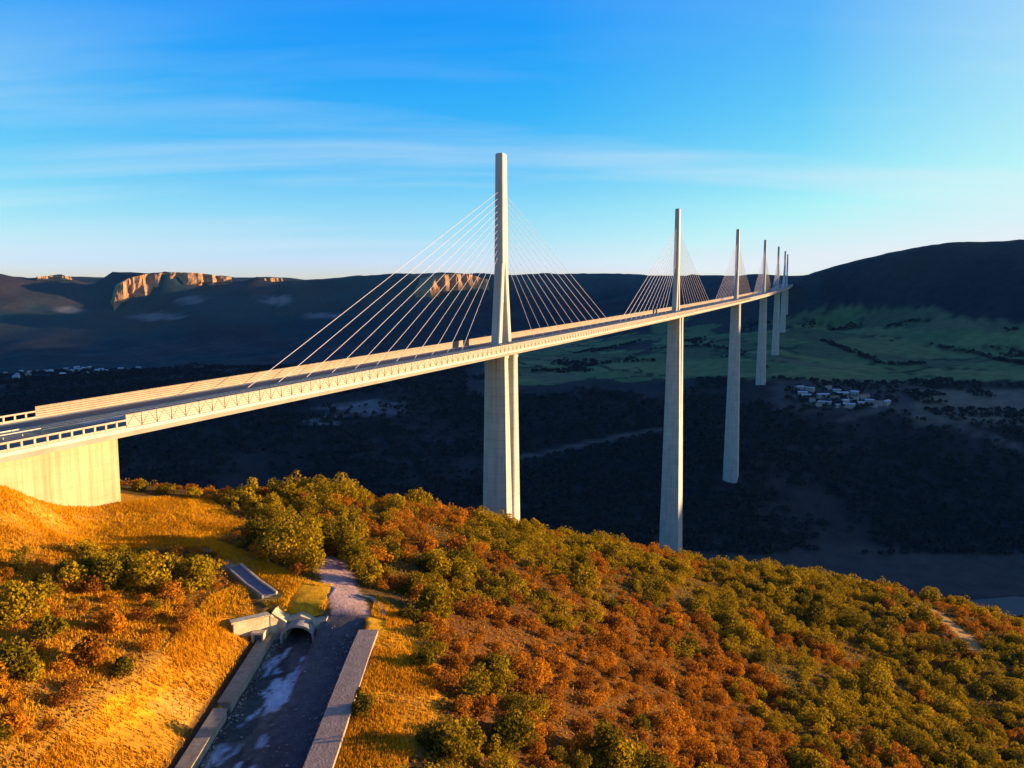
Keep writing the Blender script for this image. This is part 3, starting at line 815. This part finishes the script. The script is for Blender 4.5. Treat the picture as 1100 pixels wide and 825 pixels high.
def crown_lobes(w, h, base, k, g):
    out = []
    for i in range(k):
        a = g.uniform(0, 2 * math.pi); rr = math.sqrt(g.uniform(0, 1)) * w * .36
        zc = base + (h - base) * (g.uniform(.22, .72) - .25 * (rr / (w * .5)))
        s = g.uniform(.16, .27)
        out.append((rr * math.cos(a), rr * math.sin(a), max(zc, base + .1), w * s, w * s * g.uniform(.8, 1.2), (h - base) * g.uniform(.18, .30)))
    out.append((g.uniform(-.1, .1) * w, g.uniform(-.1, .1) * w, base + (h - base) * .72, w * .2, w * .2, (h - base) * .24))
    return out

def trunk_mesh(w, h, k, g, nm='trunk'):
    m_ = MB()
    for i in range(k):
        a = g.uniform(0, 2 * math.pi); top = Vector((math.cos(a) * w * .22, math.sin(a) * w * .22, h * g.uniform(.6, .8)))
        mid = Vector((math.cos(a + .5) * w * .06, math.sin(a + .5) * w * .06, h * .33))
        r = .018 * h + .03
        ring = lambda p, q: [p + Vector((math.cos(2 * math.pi * j / 6) * q, math.sin(2 * math.pi * j / 6) * q, 0)) for j in range(6)]
        m_.loft([ring(Vector((math.cos(a) * r, math.sin(a) * r, -.4)), r), ring(mid, r * .75), ring(top, r * .3)])
        for q in range(2):
            e = mid.lerp(top, .4) ; d = Vector((g.uniform(-1, 1) * w * .3, g.uniform(-1, 1) * w * .3, h * .22))
            m_.loft([ring(e, r * .45), ring(e + d, r * .15)])
    return m_.mesh(nm)

PROTO = {}
def make_protos():
    for kind, mat, specs in (('olive', 'leaf_olive', [(4.4, 3.3), (3.6, 3.6), (5.2, 3.6), (3.8, 2.7), (4.6, 4.2)]),
                             ('russet', 'leaf_russet', [(3.8, 2.8), (4.4, 3.4), (3.2, 2.6), (4.8, 3.2)])):
        for i, (w, h) in enumerate(specs):
            g = np.random.default_rng(100 + i + (50 if kind == 'russet' else 0))
            lob = crown_lobes(w, h, .25 if kind == 'olive' else .35, 13, g)
            v, f, t = leaf_cloud(lob, 980 if kind == 'olive' else 760, .165 if kind == 'olive' else .15, seed=i + 7)
            me = mesh_np('foliage', v, f); add_tint(me, t); me.materials.append(M[mat])
            tm = trunk_mesh(w, h, 3, g, 'stem'); tm.materials.append(M['bark'])
            PROTO.setdefault(kind, []).append((me, tm, w, h, (v, f, t)))
make_protos()

# scatter positions on the hill
def scatter(x0, x1, y0, y1, dmin, tries, seed):
    g = np.random.default_rng(seed)
    cell = dmin / 1.4143; grid = {}; pts = []
    for _ in range(tries):
        x, y = g.uniform(x0, x1), g.uniform(y0, y1)
        cx, cy = int(x // cell), int(y // cell)
        ok = True
        for ax in range(cx - 2, cx + 3):
            for ay in range(cy - 2, cy + 3):
                p = grid.get((ax, ay))
                if p and (p[0] - x) ** 2 + (p[1] - y) ** 2 < dmin * dmin: ok = False; break
            if not ok: break
        if ok: grid[(cx, cy)] = (x, y); pts.append((x, y))
    return np.array(pts)

pts = scatter(-140, 260, 66, 345, 2.75, 110000, 5)
pz = ground(pts[:, 0], pts[:, 1])
ppx, ppy, pd = project(pts[:, 0], pts[:, 1], pz)
keep = (ppx > -60) & (ppx < 1160) & (ppy < 880) & (pd > 0)
for g_ in (G1, G2, G3, G4): keep &= ~inpoly(ppx, ppy, g_)
keep &= ~((pts[:, 0] > -43.5) & (pts[:, 0] < -19) & (pts[:, 1] < 138))
keep &= polydist(pts[:, 0], pts[:, 1], TRACK) > 4.0
keep &= polydist(pts[:, 0], pts[:, 1], dirt_pts) > 3.6
keep &= polydist(pts[:, 0], pts[:, 1], [(p.x, p.y) for p in wpts]) > 4.0
# keep the deck and abutment clear
axp = [axis(s) for s in range(-330, 60, 20)]
bd = polydist(pts[:, 0], pts[:, 1], axp)
keep &= ~((bd < 19) & (pts[:, 1] < 200))
rus = inpoly(ppx, ppy, RUS)
n_t = fbm(pts[:, 0], pts[:, 1], 26, 3, 91) + .5
left = ppx < 260
jit = rng.normal(0, .13, len(pts))
edge_ = fbm(pts[:, 0], pts[:, 1], 30, 3, 95) * 90
rus = inpoly(ppx + edge_, ppy + edge_ * .6, RUS)
is_rus = np.where(rus, n_t + jit > .36, np.where(left, n_t + jit > .60, n_t + jit > np.where(ppx > 840, .68, .61)))
dens = rng.uniform(size=len(pts))
keep &= dens < np.where(rus, .93, np.where(left, .80, .93))
# gaps where bare brush shows
keep &= (fbm(pts[:, 0], pts[:, 1], 17, 2, 131) + .5 > .13)
pts, pz, ppx, ppy, pd, is_rus, rus = [a[keep] for a in (pts, pz, ppx, ppy, pd, is_rus, rus)]
sc = np.clip(np.where(rng.uniform(size=len(pts)) < .6, rng.lognormal(-.28, .2, len(pts)), rng.lognormal(.14, .22, len(pts))), .45, 1.75) * np.where(is_rus, .86, 1.0)
sc *= np.where(ppx < 260, .8, 1.0)
app = sc / pd * ((ppy < 860) & (ppx > -20) & (ppx < 1120))
obj_ids = set()
for r_ in (True, False):
    ids = np.nonzero(is_rus == r_)[0]
    obj_ids |= set(ids[np.argsort(-app[ids])][:288].tolist())

def region(px, py):
    if px < 260: return 'among the brush on the grassy bank left of the cutting'
    if px < 470 and py > 640: return 'at the edge of the yellow grass right of the cutting'
    if px < 470: return 'on the hilltop near the gravel road'
    if px > 860: return 'on the steep right end of the hillside' if py > 720 else 'beside the dirt track on the right of the hill'
    if py < 640: return 'along the brow of the hill in front of the piers'
    if py < 730: return 'in the middle of the scrub slope'
    return 'on the lower slope at the front of the hill'

def shrub(kind, x, y, z, s, rz, name, label, cat, group, i=0, hs=1.0):
    me, tm, w, h, _ = PROTO[kind][i % len(PROTO[kind])]
    o = empty(name, (x, y, z - .05), rz); o.scale = (s, s, s * hs)
    tag(o, label, cat, group)
    a = bpy.data.objects.new('foliage', me); C.objects.link(a); a.parent = o
    b = bpy.data.objects.new('stem', tm); C.objects.link(b); b.parent = o
    return o
stv, stf, stt = {True: [], False: []}, {True: [], False: []}, {True: [], False: []}
cnt = {True: 0, False: 0}
for i in range(len(pts)):
    r_ = bool(is_rus[i]); kind = 'russet' if r_ else 'olive'
    rz = rng.uniform(0, 6.28); pi_ = int(rng.integers(0, 100))
    hs = rng.uniform(.8, 1.15)
    if i in obj_ids:
        size = 'large' if sc[i] > 1.18 else ('small' if sc[i] < .85 else 'medium')
        lb = f"{size} {'russet brown leafed' if r_ else 'olive green evergreen'} shrub {region(ppx[i], ppy[i])}"
        shrub(kind, pts[i, 0], pts[i, 1], pz[i], sc[i], rz, 'russet_shrub' if r_ else 'evergreen_shrub', lb, 'shrub', lb.replace(' shrub ', ' shrubs '), pi_, hs)
    else:
        v, f, t = PROTO[kind][pi_ % len(PROTO[kind])][4]
        sel = (np.arange(len(f)) % 2 == 0) if pd[i] > 160 else np.ones(len(f), bool)
        big = 1.25 if pd[i] > 160 else 1.0
        vv = v.reshape(-1, 4, 3)[sel]
        cc = vv.mean(1, keepdims=True); vv = (vv - cc) * big + cc
        c_, s_ = math.cos(rz), math.sin(rz)
        vv = vv.reshape(-1, 3) * np.array([sc[i], sc[i], sc[i] * hs])
        vv = np.stack([vv[:, 0] * c_ - vv[:, 1] * s_ + pts[i, 0], vv[:, 0] * s_ + vv[:, 1] * c_ + pts[i, 1], vv[:, 2] + pz[i] - .05], 1)
        stf[r_].append(np.arange(len(vv)).reshape(-1, 4) + cnt[r_]); cnt[r_] += len(vv)
        tt = t.reshape(-1, 4)[sel]; stv[r_].append(vv); stt[r_].append(np.clip(tt * .55 + rng.uniform(-.1, .95), 0, 1).ravel() if False else np.clip(tt.ravel() * .5 + rng.uniform(0, .5), 0, 1))
for r_, nm, mt in ((True, 'russet_scrub', 'leaf_russet'), (False, 'evergreen_scrub', 'leaf_olive')):
    if stv[r_]:
        me = mesh_np(nm, np.concatenate(stv[r_]), np.concatenate(stf[r_])); add_tint(me, np.concatenate(stt[r_]))
        stuff(link(nm, me, M[mt]))
print('shrubs', len(pts), 'russet', int(is_rus.sum()), 'objects', len(obj_ids))

# single larger trees that the photo shows one by one
TREE = {}
def tree(px, py, w, h, kind, label, name='oak_tree', base=.16, lobes=22, leaves=2600, seed=0, leaf=.22):
    x, y, z = hit(px, py)
    g = np.random.default_rng(500 + seed)
    v, f, t = leaf_cloud(crown_lobes(w, h, h * base, lobes, g), leaves, leaf, seed=seed)
    me = mesh_np('crown', v, f); add_tint(me, t)
    o = empty(name, (x, y, z - .1)); tag(o, label, 'tree')
    link('crown', me, M['leaf_' + kind], o)
    tm = trunk_mesh(w, h, 3, g); link('trunk', tm, M['bark'], o)
    return o
big = [
    (312, 600, 12.5, 9.5, 'olive', 'largest rounded olive green oak behind the tunnel portal', 'oak_tree', .1, 30, 5200),
    (278, 588, 7.5, 7.0, 'olive', 'olive oak crowding the left side of the largest rounded oak', 'oak_tree', .1, 20, 2400),
    (381, 610, 6.0, 6.2, 'olive', 'leafy oak standing right of the gravel road before it reaches the tunnel', 'oak_tree', .1, 20, 2000),
    (374, 600, 5.0, 6.8, 'olive', 'tall narrow oak right of the gravel road, next to the leafy oak', 'oak_tree', .1, 18, 1800),
    (368, 588, 6.5, 6.5, 'olive', 'olive oak where the gravel road disappears behind the trees', 'oak_tree', .1, 18, 1900),
    (352, 590, 6.5, 6.0, 'olive', 'dark oak between the gravel road and the largest rounded oak', 'oak_tree', .1, 20, 2000),
    (398, 628, 5.5, 5.5, 'olive', 'dark green oak just right of the gravel road bend', 'oak_tree', .12, 18, 1800),
    (466, 662, 7.0, 6.0, 'olive', 'dark green oak at the upper tip of the yellow grass patch', 'oak_tree', .1, 20, 2200),
    (445, 640, 5.0, 4.6, 'olive', 'small oak on the slope right of the gravel road kerb', 'oak_tree', .1, 16, 1500),
    (455, 718, 4.2, 3.2, 'olive', 'low bush halfway down the right edge of the yellow grass', 'oak_bush', .06, 14, 1100),
    (389, 768, 2.8, 4.0, 'olive', 'lone slim dark bush on the yellow grass beside the retaining wall', 'slim_bush', .04, 12, 900),
    (484, 808, 4.6, 4.4, 'olive', 'dark oak at the bottom edge right of the yellow grass', 'oak_tree', .1, 16, 1500),
    (556, 800, 4.2, 5.4, 'olive', 'tall olive bush standing alone in the russet slope at the bottom', 'oak_bush', .06, 16, 1500),
    (78, 632, 4.5, 4.6, 'olive', 'dark bush at the left of the row below the abutment field', 'oak_bush', .08, 16, 1500),
    (120, 632, 7.0, 6.4, 'olive', 'broad dark oak in the middle of the row below the abutment field', 'oak_tree', .08, 20, 2200),
    (160, 635, 7.0, 7.0, 'olive', 'tallest dark oak in the row below the abutment field', 'oak_tree', .08, 20, 2300),
    (206, 634, 7.0, 6.2, 'olive', 'olive oak at the right end of the row, beside the walkway', 'oak_tree', .08, 20, 2300),
    (98, 622, 5.4, 5.0, 'olive', 'dark bush between the left bush and the broad oak of the row below the field', 'oak_bush', .06, 18, 1900),
    (140, 622, 5.6, 5.6, 'olive', 'dark oak behind the gap of the broad oak and the tallest oak of the row', 'oak_tree', .06, 18, 2000),
    (184, 626, 5.6, 5.4, 'olive', 'dark oak filling the gap before the right end of the row', 'oak_tree', .06, 18, 2000),
    (48, 648, 4.6, 4.4, 'olive', 'olive bush above the bushy oak at the left edge', 'oak_bush', .06, 16, 1700),
    (20, 672, 6.8, 6.4, 'olive', 'bushy olive oak at the left edge of the photo below the field', 'oak_tree', .06, 20, 2400),
    (52, 690, 4.8, 4.2, 'olive', 'smaller olive bush right of the bushy oak at the left edge', 'oak_bush', .06, 16, 1500),
    (12, 730, 6.0, 5.2, 'olive', 'olive oak lower down at the left edge of the photo', 'oak_tree', .06, 18, 2000),
    (132, 724, 2.6, 2.0, 'olive', 'small round dark bush alone on the orange bank', 'round_bush', .04, 12, 900),
    (100, 716, 4.2, 4.4, 'russet', 'bright orange leafed bush left of the small round dark bush', 'orange_bush', .06, 16, 1500),
    (118, 680, 3.8, 3.6, 'russet', 'orange bush below the broad dark oak on the left bank', 'orange_bush', .06, 14, 1300),
    (12, 790, 4.0, 3.2, 'russet', 'orange brown bush in the lower left corner', 'orange_bush', .06, 14, 1300),
    (150, 527, 4.0, 2.6, 'olive', 'low olive bush just right of the abutment end', 'oak_bush', .06, 14, 1200),
    (180, 531, 5.0, 2.8, 'olive', 'second low bush along the hill edge right of the abutment', 'oak_bush', .06, 14, 1300),
    (208, 535, 4.6, 2.8, 'olive', 'third low bush along the hill edge right of the abutment', 'oak_bush', .06, 14, 1300),
    (250, 540, 5.0, 3.4, 'olive', 'dark bush on the hill edge where the pale field ends', 'oak_bush', .06, 14, 1300),
]
for i, b in enumerate(big): tree(*b[:6], name=b[6], base=b[7], lobes=b[8], leaves=b[9], seed=i, leaf=.24 if b[2] > 6 else .2)

# dry grass on the field, the banks and the verge
def grass():
    g = np.random.default_rng(77)
    x = g.uniform(-135, 0, 900000); y = g.uniform(64, 205, 900000)
    z0 = ground(x, y)
    px, py, d = project(x, y, z0)
    k = np.zeros(len(x), bool)
    for q in (G1, G2, G3, G4): k |= inpoly(px, py, q)
    k |= inpoly(px, py, [(0, 590), (220, 600), (180, 690), (20, 825), (0, 825)]) & (g.uniform(size=len(x)) < .35)
    k |= (x > -48) & (x < -40.6) & (y < 121)
    k &= ~((x > -40.6) & (x < -20.5) & (y < 124)) & (px > -25) & (py < 850)
    k &= polydist(x, y, TRACK) > 3.0
    k &= polydist(x, y, [(p.x, p.y) for p in wpts]) > 2.2
    k &= ~(polydist(x, y, axp) < 13.4)
    k &= g.uniform(size=len(x)) < .25 + .75 * sstep(.30, .52, fbm(x, y, 6, 4, 15) + .5)
    bk_ = inpoly(px, py, [(262, 620), (285, 690), (190, 835), (70, 835), (110, 790), (240, 690), (240, 640)])
    k &= ~(bk_ & (g.uniform(size=len(x)) < .55))
    x, y, z0 = x[k], y[k], z0[k]
    n = len(x); print('grass', n)
    a = g.uniform(0, 6.28, n); h = g.uniform(.22, .7, n); w = g.uniform(.06, .14, n)
    lx, ly = g.normal(0, .14, n), g.normal(0, .14, n)
    v = np.stack([np.stack([x - np.cos(a) * w, y - np.sin(a) * w, z0 - .03], 1), np.stack([x + np.cos(a) * w, y + np.sin(a) * w, z0 - .03], 1),
                  np.stack([x + lx, y + ly, z0 + h], 1)], 1).reshape(-1, 3)
    me = mesh_np('dry_grass', v, np.arange(n * 3).reshape(-1, 3)); add_tint(me, np.repeat(np.clip(fbm(x, y, 7, 4, 25) * 1.5 + .5 + g.uniform(-.3, .3, n), 0, 1), 3))
    stuff(link('dry_grass', me, M['grass']))
grass()

def brush():
    g = np.random.default_rng(177)
    x = g.uniform(-110, 260, 420000); y = g.uniform(64, 330, 420000)
    z0 = ground(x, y); px, py, d = project(x, y, z0)
    k = (px > -30) & (px < 1130) & (py < 850)
    for q in (G1, G2, G3, G4): k &= ~inpoly(px, py, q)
    k &= ~((x > -44) & (x < -19.5) & (y < 137))
    k &= polydist(x, y, TRACK) > 3.2
    k &= polydist(x, y, dirt_pts) > 3.2
    k &= polydist(x, y, [(p.x, p.y) for p in wpts]) > 2.4
    k &= ~(polydist(x, y, axp) < 13.6)
    x, y, z0, px, py = x[k], y[k], z0[k], px[k], py[k]
    r_ = inpoly(px, py, RUS) | (px < 260)
    r_ = g.uniform(size=len(x)) < np.where(r_, .75, .35)
    for rr, nm, mt in ((True, 'russet_undergrowth', 'leaf_russet'), (False, 'olive_undergrowth', 'leaf_olive')):
        s_ = r_ == rr; n = int(s_.sum())
        c = np.stack([x[s_], y[s_], z0[s_] + np.abs(g.normal(0, .38, n)) * (fbm(x[s_], y[s_], 5, 3, 19) + .6) + .05], 1)
        u = g.normal(size=(n, 3)); u /= np.linalg.norm(u, axis=1, keepdims=True)
        t = np.cross(u, g.normal(size=(n, 3))); t /= np.linalg.norm(t, axis=1, keepdims=True); b = np.cross(u, t)
        q = g.uniform(.12, .30, (n, 1))
        v = np.stack([c - t * q, c - b * q * .7, c + t * q, c + b * q * .7], 1).reshape(-1, 3)
        me = mesh_np(nm, v, np.arange(n * 4).reshape(-1, 4)); add_tint(me, np.repeat(np.clip(fbm(c[:, 0], c[:, 1], 9, 2, 23) + .5 + g.uniform(-.2, .2, n), 0, 1), 4))
        stuff(link(nm, me, M[mt]))
brush()

# woods on the opposite slope: one mass of crowns
def forest():
    g = np.random.default_rng(99)
    n0 = 90000
    px = g.uniform(-60, 1160, n0); t = g.uniform(0, 1, n0)
    y = 860 + (t ** 1.2) * 1500; x = (px - 550) / F * y / 1.0
    z = ground(x, y)
    px, py, d = project(x, y, z)
    k = (z > CAM_Z - 284) & (z < CAM_Z - 60)
    field = ((px > 690) & (py > 334) & (py < 440)) | ((px > 500) & (px <= 700) & (py > 362) & (py < 425))
    edge = fbm(x, y, 120, 3, 55) + .5
    edge = np.where((px > 845) & (px < 965) & (py > 412) & (py < 444) & (g.uniform(size=n0) < .35), .95, edge)
    k &= ~(field & (edge < .80))
    hd = np.minimum.reduce([polydist(x, y, h_) for h_ in HEDGES]) < 7
    k |= hd & (z > CAM_Z - 284)
    k &= (edge + g.uniform(-.3, .3, n0) > .32) | hd
    for t_ in tracks_far: k &= polydist(x, y, t_) > 9
    for s_ in SPANS:
        ax, ay = axis(s_); k &= np.hypot(x - ax, y - ay) > 18
    idx = np.nonzero(k)[0][:24000]
    x, y, z = x[idx], y[idx], z[idx]
    n = len(x); s = g.uniform(2.2, 5.0, n)
    # each crown: a dozen leaf clumps
    m = 12
    u = g.normal(size=(n, m, 3)); u /= np.linalg.norm(u, axis=2, keepdims=True); u[..., 2] = np.abs(u[..., 2])
    c = np.stack([x, y, z + s * .55], 1)[:, None] + u * s[:, None, None] * np.array([.8, .8, .75])
    nr = u + g.normal(size=u.shape) * .5; nr /= np.linalg.norm(nr, axis=2, keepdims=True)
    tt = np.cross(nr, g.normal(size=u.shape)); tt /= np.linalg.norm(tt, axis=2, keepdims=True); bb = np.cross(nr, tt)
    q = (s * .55)[:, None, None]
    v = np.stack([c - tt * q, c - bb * q * .8, c + tt * q, c + bb * q * .8], 2).reshape(-1, 3)
    me = mesh_np('far_wood', v, np.arange(len(v)).reshape(-1, 4)); add_tint(me, np.repeat(np.clip(g.uniform(0, 1, n), 0, 1), m * 4))
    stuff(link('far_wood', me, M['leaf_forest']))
forest()

# ------------------------------------------------------------------ limestone cliffs of the far plateau
for ci, (name, cpx, top, bot) in enumerate(CLIFFS):
    nu, nv = 70, 16
    g = np.random.default_rng(40 + ci)
    u = np.linspace(0, 1, nu)
    pxs = np.interp(u, np.linspace(0, 1, len(cpx)), cpx)
    yl = cliff_y(ci, pxs)
    fr = []
    for iu in range(nu):
        tz = at(pxs[iu], np.interp(pxs[iu], cpx, top), yl[iu])[2]; bz = at(pxs[iu], np.interp(pxs[iu], cpx, bot), yl[iu])[2] - 24
        x0 = (pxs[iu] - 550) / F / ((math.cos(PITCH))) * yl[iu] * .99 if False else at(pxs[iu], 300, yl[iu])[0]
        col_ = []
        for iv in range(nv):
            v = iv / (nv - 1); zz_ = bz + (tz - bz) * v
            back = v * (tz - bz) * (.35 if v > .5 else .75)
            dd = float(fbm(np.array([x0 * 1.0 + yl[iu] * .4]), np.array([zz_ * .35]), 34, 4, 60 + ci)[0]) * 34
            col_.append((x0 - CN[0] * (back + dd), yl[iu] - CN[1] * (back + dd), zz_))
        fr.append(col_)
    m_ = MB()
    v_ = [p for c_ in fr for p in c_]
    nb = len(v_)
    v_ += [(p[0] - CN[0] * 160, p[1] - CN[1] * 160, p[2] - (3 if i_ % nv == nv - 1 else 0)) for i_, p in enumerate(v_)]
    f_ = []
    for a_ in range(nu - 1):
        for b_ in range(nv - 1):
            q = a_ * nv + b_; f_.append((q, q + nv, q + nv + 1, q + 1))
        q = a_ * nv + nv - 1; f_.append((q, q + nv, nb + q + nv, nb + q))
    for a_ in (0, nu - 1):
        for b_ in range(nv - 1):
            q = a_ * nv + b_; f_.append((q, q + 1, nb + q + 1, nb + q))
    m_.add(v_, f_)
    structure(m_.build('cliff', M['rock']))

# ------------------------------------------------------------------ far buildings
def house(name, x, y, w, l, h, rz, roofmat, label, group, pitch=.35, parts=True):
    z = gz(x, y)
    wl = MB(); wl.box(-w / 2, w / 2, -l / 2, l / 2, -3, h)
    rf = MB(); e = .5; r = w / 2 * pitch
    rf.loft([[(-w / 2 - e, q, h + .01), (w / 2 + e, q, h + .01), (w / 2 + e, q, h + .3), (0, q, h + r + .3), (-w / 2 - e, q, h + .3)] for q in (-l / 2 - e, l / 2 + e)])
    o = empty(name, (x, y, z), rz); tag(o, label, 'building', group)
    link('wall', wl.mesh('wall'), M['wall_pale'], o); link('roof', rf.mesh('roof'), roofmat, o)
    return o
g = np.random.default_rng(3)
sheds = [(862, 424), (872, 431), (884, 426), (886, 434), (896, 429), (905, 425), (908, 434), (916, 430), (925, 436), (934, 433), (943, 436), (952, 434), (899, 421), (890, 418), (870, 420), (858, 419), (879, 436), (901, 437), (918, 424), (928, 427), (912, 438), (866, 427), (938, 438)]
for i, (px, py) in enumerate(sheds):
    a, b = ray(px, py); ysx = np.arange(1000, 1700, 4.0); gg = ground(a * ysx, ysx); kk = np.nonzero(b * ysx + CAM_Z <= gg)[0]
    y = ysx[kk[0]] if len(kk) else 1220
    px, py = px + g.uniform(-5, 5), py + g.uniform(-3, 3); wdt, ln_ = g.uniform(5, 8.5), g.uniform(7, 19)
    white = i % 3 != 1
    lb = ('long white roofed building in the hamlet below the meadows on the far terrace' if ln_ > 15 else 'short white roofed building in the hamlet below the meadows on the far terrace') if white else 'brown tiled house in the hamlet below the meadows on the far terrace'
    house('farm_building', a * y, y, wdt, ln_, g.uniform(3, 5.5), g.uniform(.6, 2.4), M['roof_white'] if white else M['roof_tile'], lb, lb.replace('building', 'buildings').replace('house', 'houses'))
for i in range(46):
    px = g.uniform(28, 152) if i < 40 else g.uniform(0, 40); y = g.uniform(2050, 2420)
    x = (px - 550) / F * y
    lb = 'tiny pale house of the distant town at the foot of the far plateau'
    house('town_house', x, y, g.uniform(8, 12), g.uniform(9, 17), g.uniform(5, 8), g.uniform(0, 3.1), M['roof_tile'] if i % 4 == 0 else M['roof_white'], lb, 'tiny pale houses of the distant town')

# ------------------------------------------------------------------ the air of the valley
hm = bpy.data.materials.new('valley_air'); hm.use_nodes = True
hn = hm.node_tree; hn.nodes.clear()
ho = hn.nodes.new('ShaderNodeOutputMaterial'); hv = hn.nodes.new('ShaderNodeVolumePrincipled')
hv.inputs['Color'].default_value = (.10, .40, 1.0, 1); hv.inputs['Density'].default_value = HAZE; hv.inputs['Anisotropy'].default_value = 0.0
hn.links.new(hv.outputs[0], ho.inputs['Volume'])
hb = MB(); hb.box(-9060, 9060, -460, 14060, float(GZ.min()) - 12, max(float(GZ.max()), CAM_Z + 160) + 30)
stuff(hb.build('haze', hm))

# ------------------------------------------------------------------ sky, sun, camera
w = bpy.data.worlds.new('World'); bpy.context.scene.world = w; w.use_nodes = True
nt = w.node_tree; bg = nt.nodes['Background']
sky = nt.nodes.new('ShaderNodeTexSky'); sky.sky_type = 'NISHITA'; sky.sun_disc = False
sky.sun_elevation = SUN_EL; sky.sun_rotation = SUN_AZ; sky.altitude = 600; sky.air_density = 1.0; sky.dust_density = 0.6; sky.ozone_density = 2.0
hs = N(nt, 'ShaderNodeHueSaturation', Saturation=1.35, Value=1.0)
nt.links.new(sky.outputs[0], hs.inputs['Color'])
# thin high streaks of cloud, laid out on a plane high above
tc = N(nt, 'ShaderNodeTexCoord'); sx = N(nt, 'ShaderNodeSeparateXYZ'); nt.links.new(tc.outputs['Generated'], sx.inputs[0])
zz = N(nt, 'ShaderNodeMath', operation='MAXIMUM'); zz.inputs[1].default_value = 0.0; nt.links.new(sx.outputs['Z'], zz.inputs[0])
za = N(nt, 'ShaderNodeMath', operation='ADD'); za.inputs[1].default_value = 0.12; nt.links.new(zz.outputs[0], za.inputs[0])
dx = N(nt, 'ShaderNodeMath', operation='DIVIDE'); dy = N(nt, 'ShaderNodeMath', operation='DIVIDE')
nt.links.new(sx.outputs['X'], dx.inputs[0]); nt.links.new(za.outputs[0], dx.inputs[1]); nt.links.new(sx.outputs['Y'], dy.inputs[0]); nt.links.new(za.outputs[0], dy.inputs[1])
cx = N(nt, 'ShaderNodeCombineXYZ'); nt.links.new(dx.outputs[0], cx.inputs[0]); nt.links.new(dy.outputs[0], cx.inputs[1])
mp = N(nt, 'ShaderNodeMapping'); mp.inputs['Scale'].default_value = (.22, .95, 1); mp.inputs['Rotation'].default_value = (0, 0, R(-9)); mp.inputs['Location'].default_value = (3.1, 1.7, 0)
nt.links.new(cx.outputs[0], mp.inputs['Vector'])
cn = N(nt, 'ShaderNodeTexNoise', Scale=1.15, Detail=7, Roughness=.52, Distortion=.35); nt.links.new(mp.outputs[0], cn.inputs['Vector'])
cr = ramp_node(nt, cn.outputs['Fac'], [(.47, (0, 0, 0)), (.78, (.72, .72, .72))])
cl = ramp_node(nt, sx.outputs['Z'], [(.0, (.2, .2, .2)), (.08, (.9, .9, .9)), (.22, (.75, .75, .75)), (.31, (.10, .10, .10)), (.6, (.05, .05, .05))])
cm_ = N(nt, 'ShaderNodeMix', data_type='RGBA', blend_type='MULTIPLY'); cm_.inputs[0].default_value = 1; nt.links.new(cr, cm_.inputs[6]); nt.links.new(cl, cm_.inputs[7])
mix = N(nt, 'ShaderNodeMix', data_type='RGBA'); nt.links.new(cm_.outputs[2], mix.inputs[0])
hc = N(nt, 'ShaderNodeHueSaturation', Saturation=.35, Value=1.9); nt.links.new(sky.outputs[0], hc.inputs['Color']); mix.inputs[7].default_value = (2.1, 2.35, 2.6, 1)
gr_ = ramp_node(nt, sx.outputs['Z'], [(0.0, (.80, .82, 2.4)), (.05, (.84, .88, 2.1)), (.12, (.60, .86, 1.7)), (.22, (.22, .87, 1.6)), (.34, (.012, .85, 1.5)), (.8, (.01, .6, 1.3))])
gm = N(nt, 'ShaderNodeMix', data_type='RGBA', blend_type='MULTIPLY'); gm.inputs[0].default_value = 1
nt.links.new(hs.outputs[0], gm.inputs[6]); nt.links.new(gr_, gm.inputs[7])
vd_ = N(nt, 'ShaderNodeVectorMath', operation='DOT_PRODUCT'); vd_.inputs[1].default_value = (math.sin(SUN_AZ) * math.cos(SUN_EL), math.cos(SUN_AZ) * math.cos(SUN_EL), math.sin(SUN_EL))
nt.links.new(tc.outputs['Generated'], vd_.inputs[0])
vr = ramp_node(nt, vd_.outputs['Value'], [(.22, (0, 0, 0)), (.5, (.10, .10, .10)), (.74, (.55, .55, .55)), (1.0, (.62, .62, .62))])
vm = N(nt, 'ShaderNodeMix', data_type='RGBA'); vm.inputs[7].default_value = (2.2, 2.42, 2.6, 1)
nt.links.new(vr, vm.inputs[0]); nt.links.new(gm.outputs[2], mix.inputs[6]); nt.links.new(mix.outputs[2], vm.inputs[6]); gm = vm
dk = N(nt, 'ShaderNodeMix', data_type='RGBA', blend_type='DARKEN'); dk.inputs[0].default_value = 1; dk.inputs[7].default_value = (2.4, 2.55, 2.6, 1)
nt.links.new(gm.outputs[2], dk.inputs[6])
nt.links.new(dk.outputs[2], bg.inputs['Color'])
bg.inputs['Strength'].default_value = 0.113

sl = bpy.data.lights.new('sun', 'SUN'); sl.energy = 5.0; sl.angle = R(.5); sl.color = (1.0, .69, .35)
so = bpy.data.objects.new('sun', sl); C.objects.link(so)
sd = Vector((math.sin(SUN_AZ) * math.cos(SUN_EL), math.cos(SUN_AZ) * math.cos(SUN_EL), math.sin(SUN_EL)))
so.rotation_euler = sd.to_track_quat('Z', 'Y').to_euler(); so.location = (300, 0, 600)

cam = bpy.data.cameras.new('camera'); co = bpy.data.objects.new('camera', cam); C.objects.link(co)
co.location = (0, 0, CAM_Z); co.rotation_euler = (math.pi / 2 - PITCH, 0, 0)
cam.sensor_width = 36; cam.lens = 36 * F / 1100; cam.clip_start = .5; cam.clip_end = 40000
S = bpy.context.scene
S.camera = co
S.render.engine = 'CYCLES'
S.view_settings.view_transform = 'Standard'; S.view_settings.look = 'None'; S.view_settings.gamma = 1.0; S.view_settings.exposure = 1.7
S.cycles.use_denoising = True
S.cycles.max_bounces = 5; S.cycles.diffuse_bounces = 3; S.cycles.transparent_max_bounces = 4
S.cycles.volume_bounces = 0
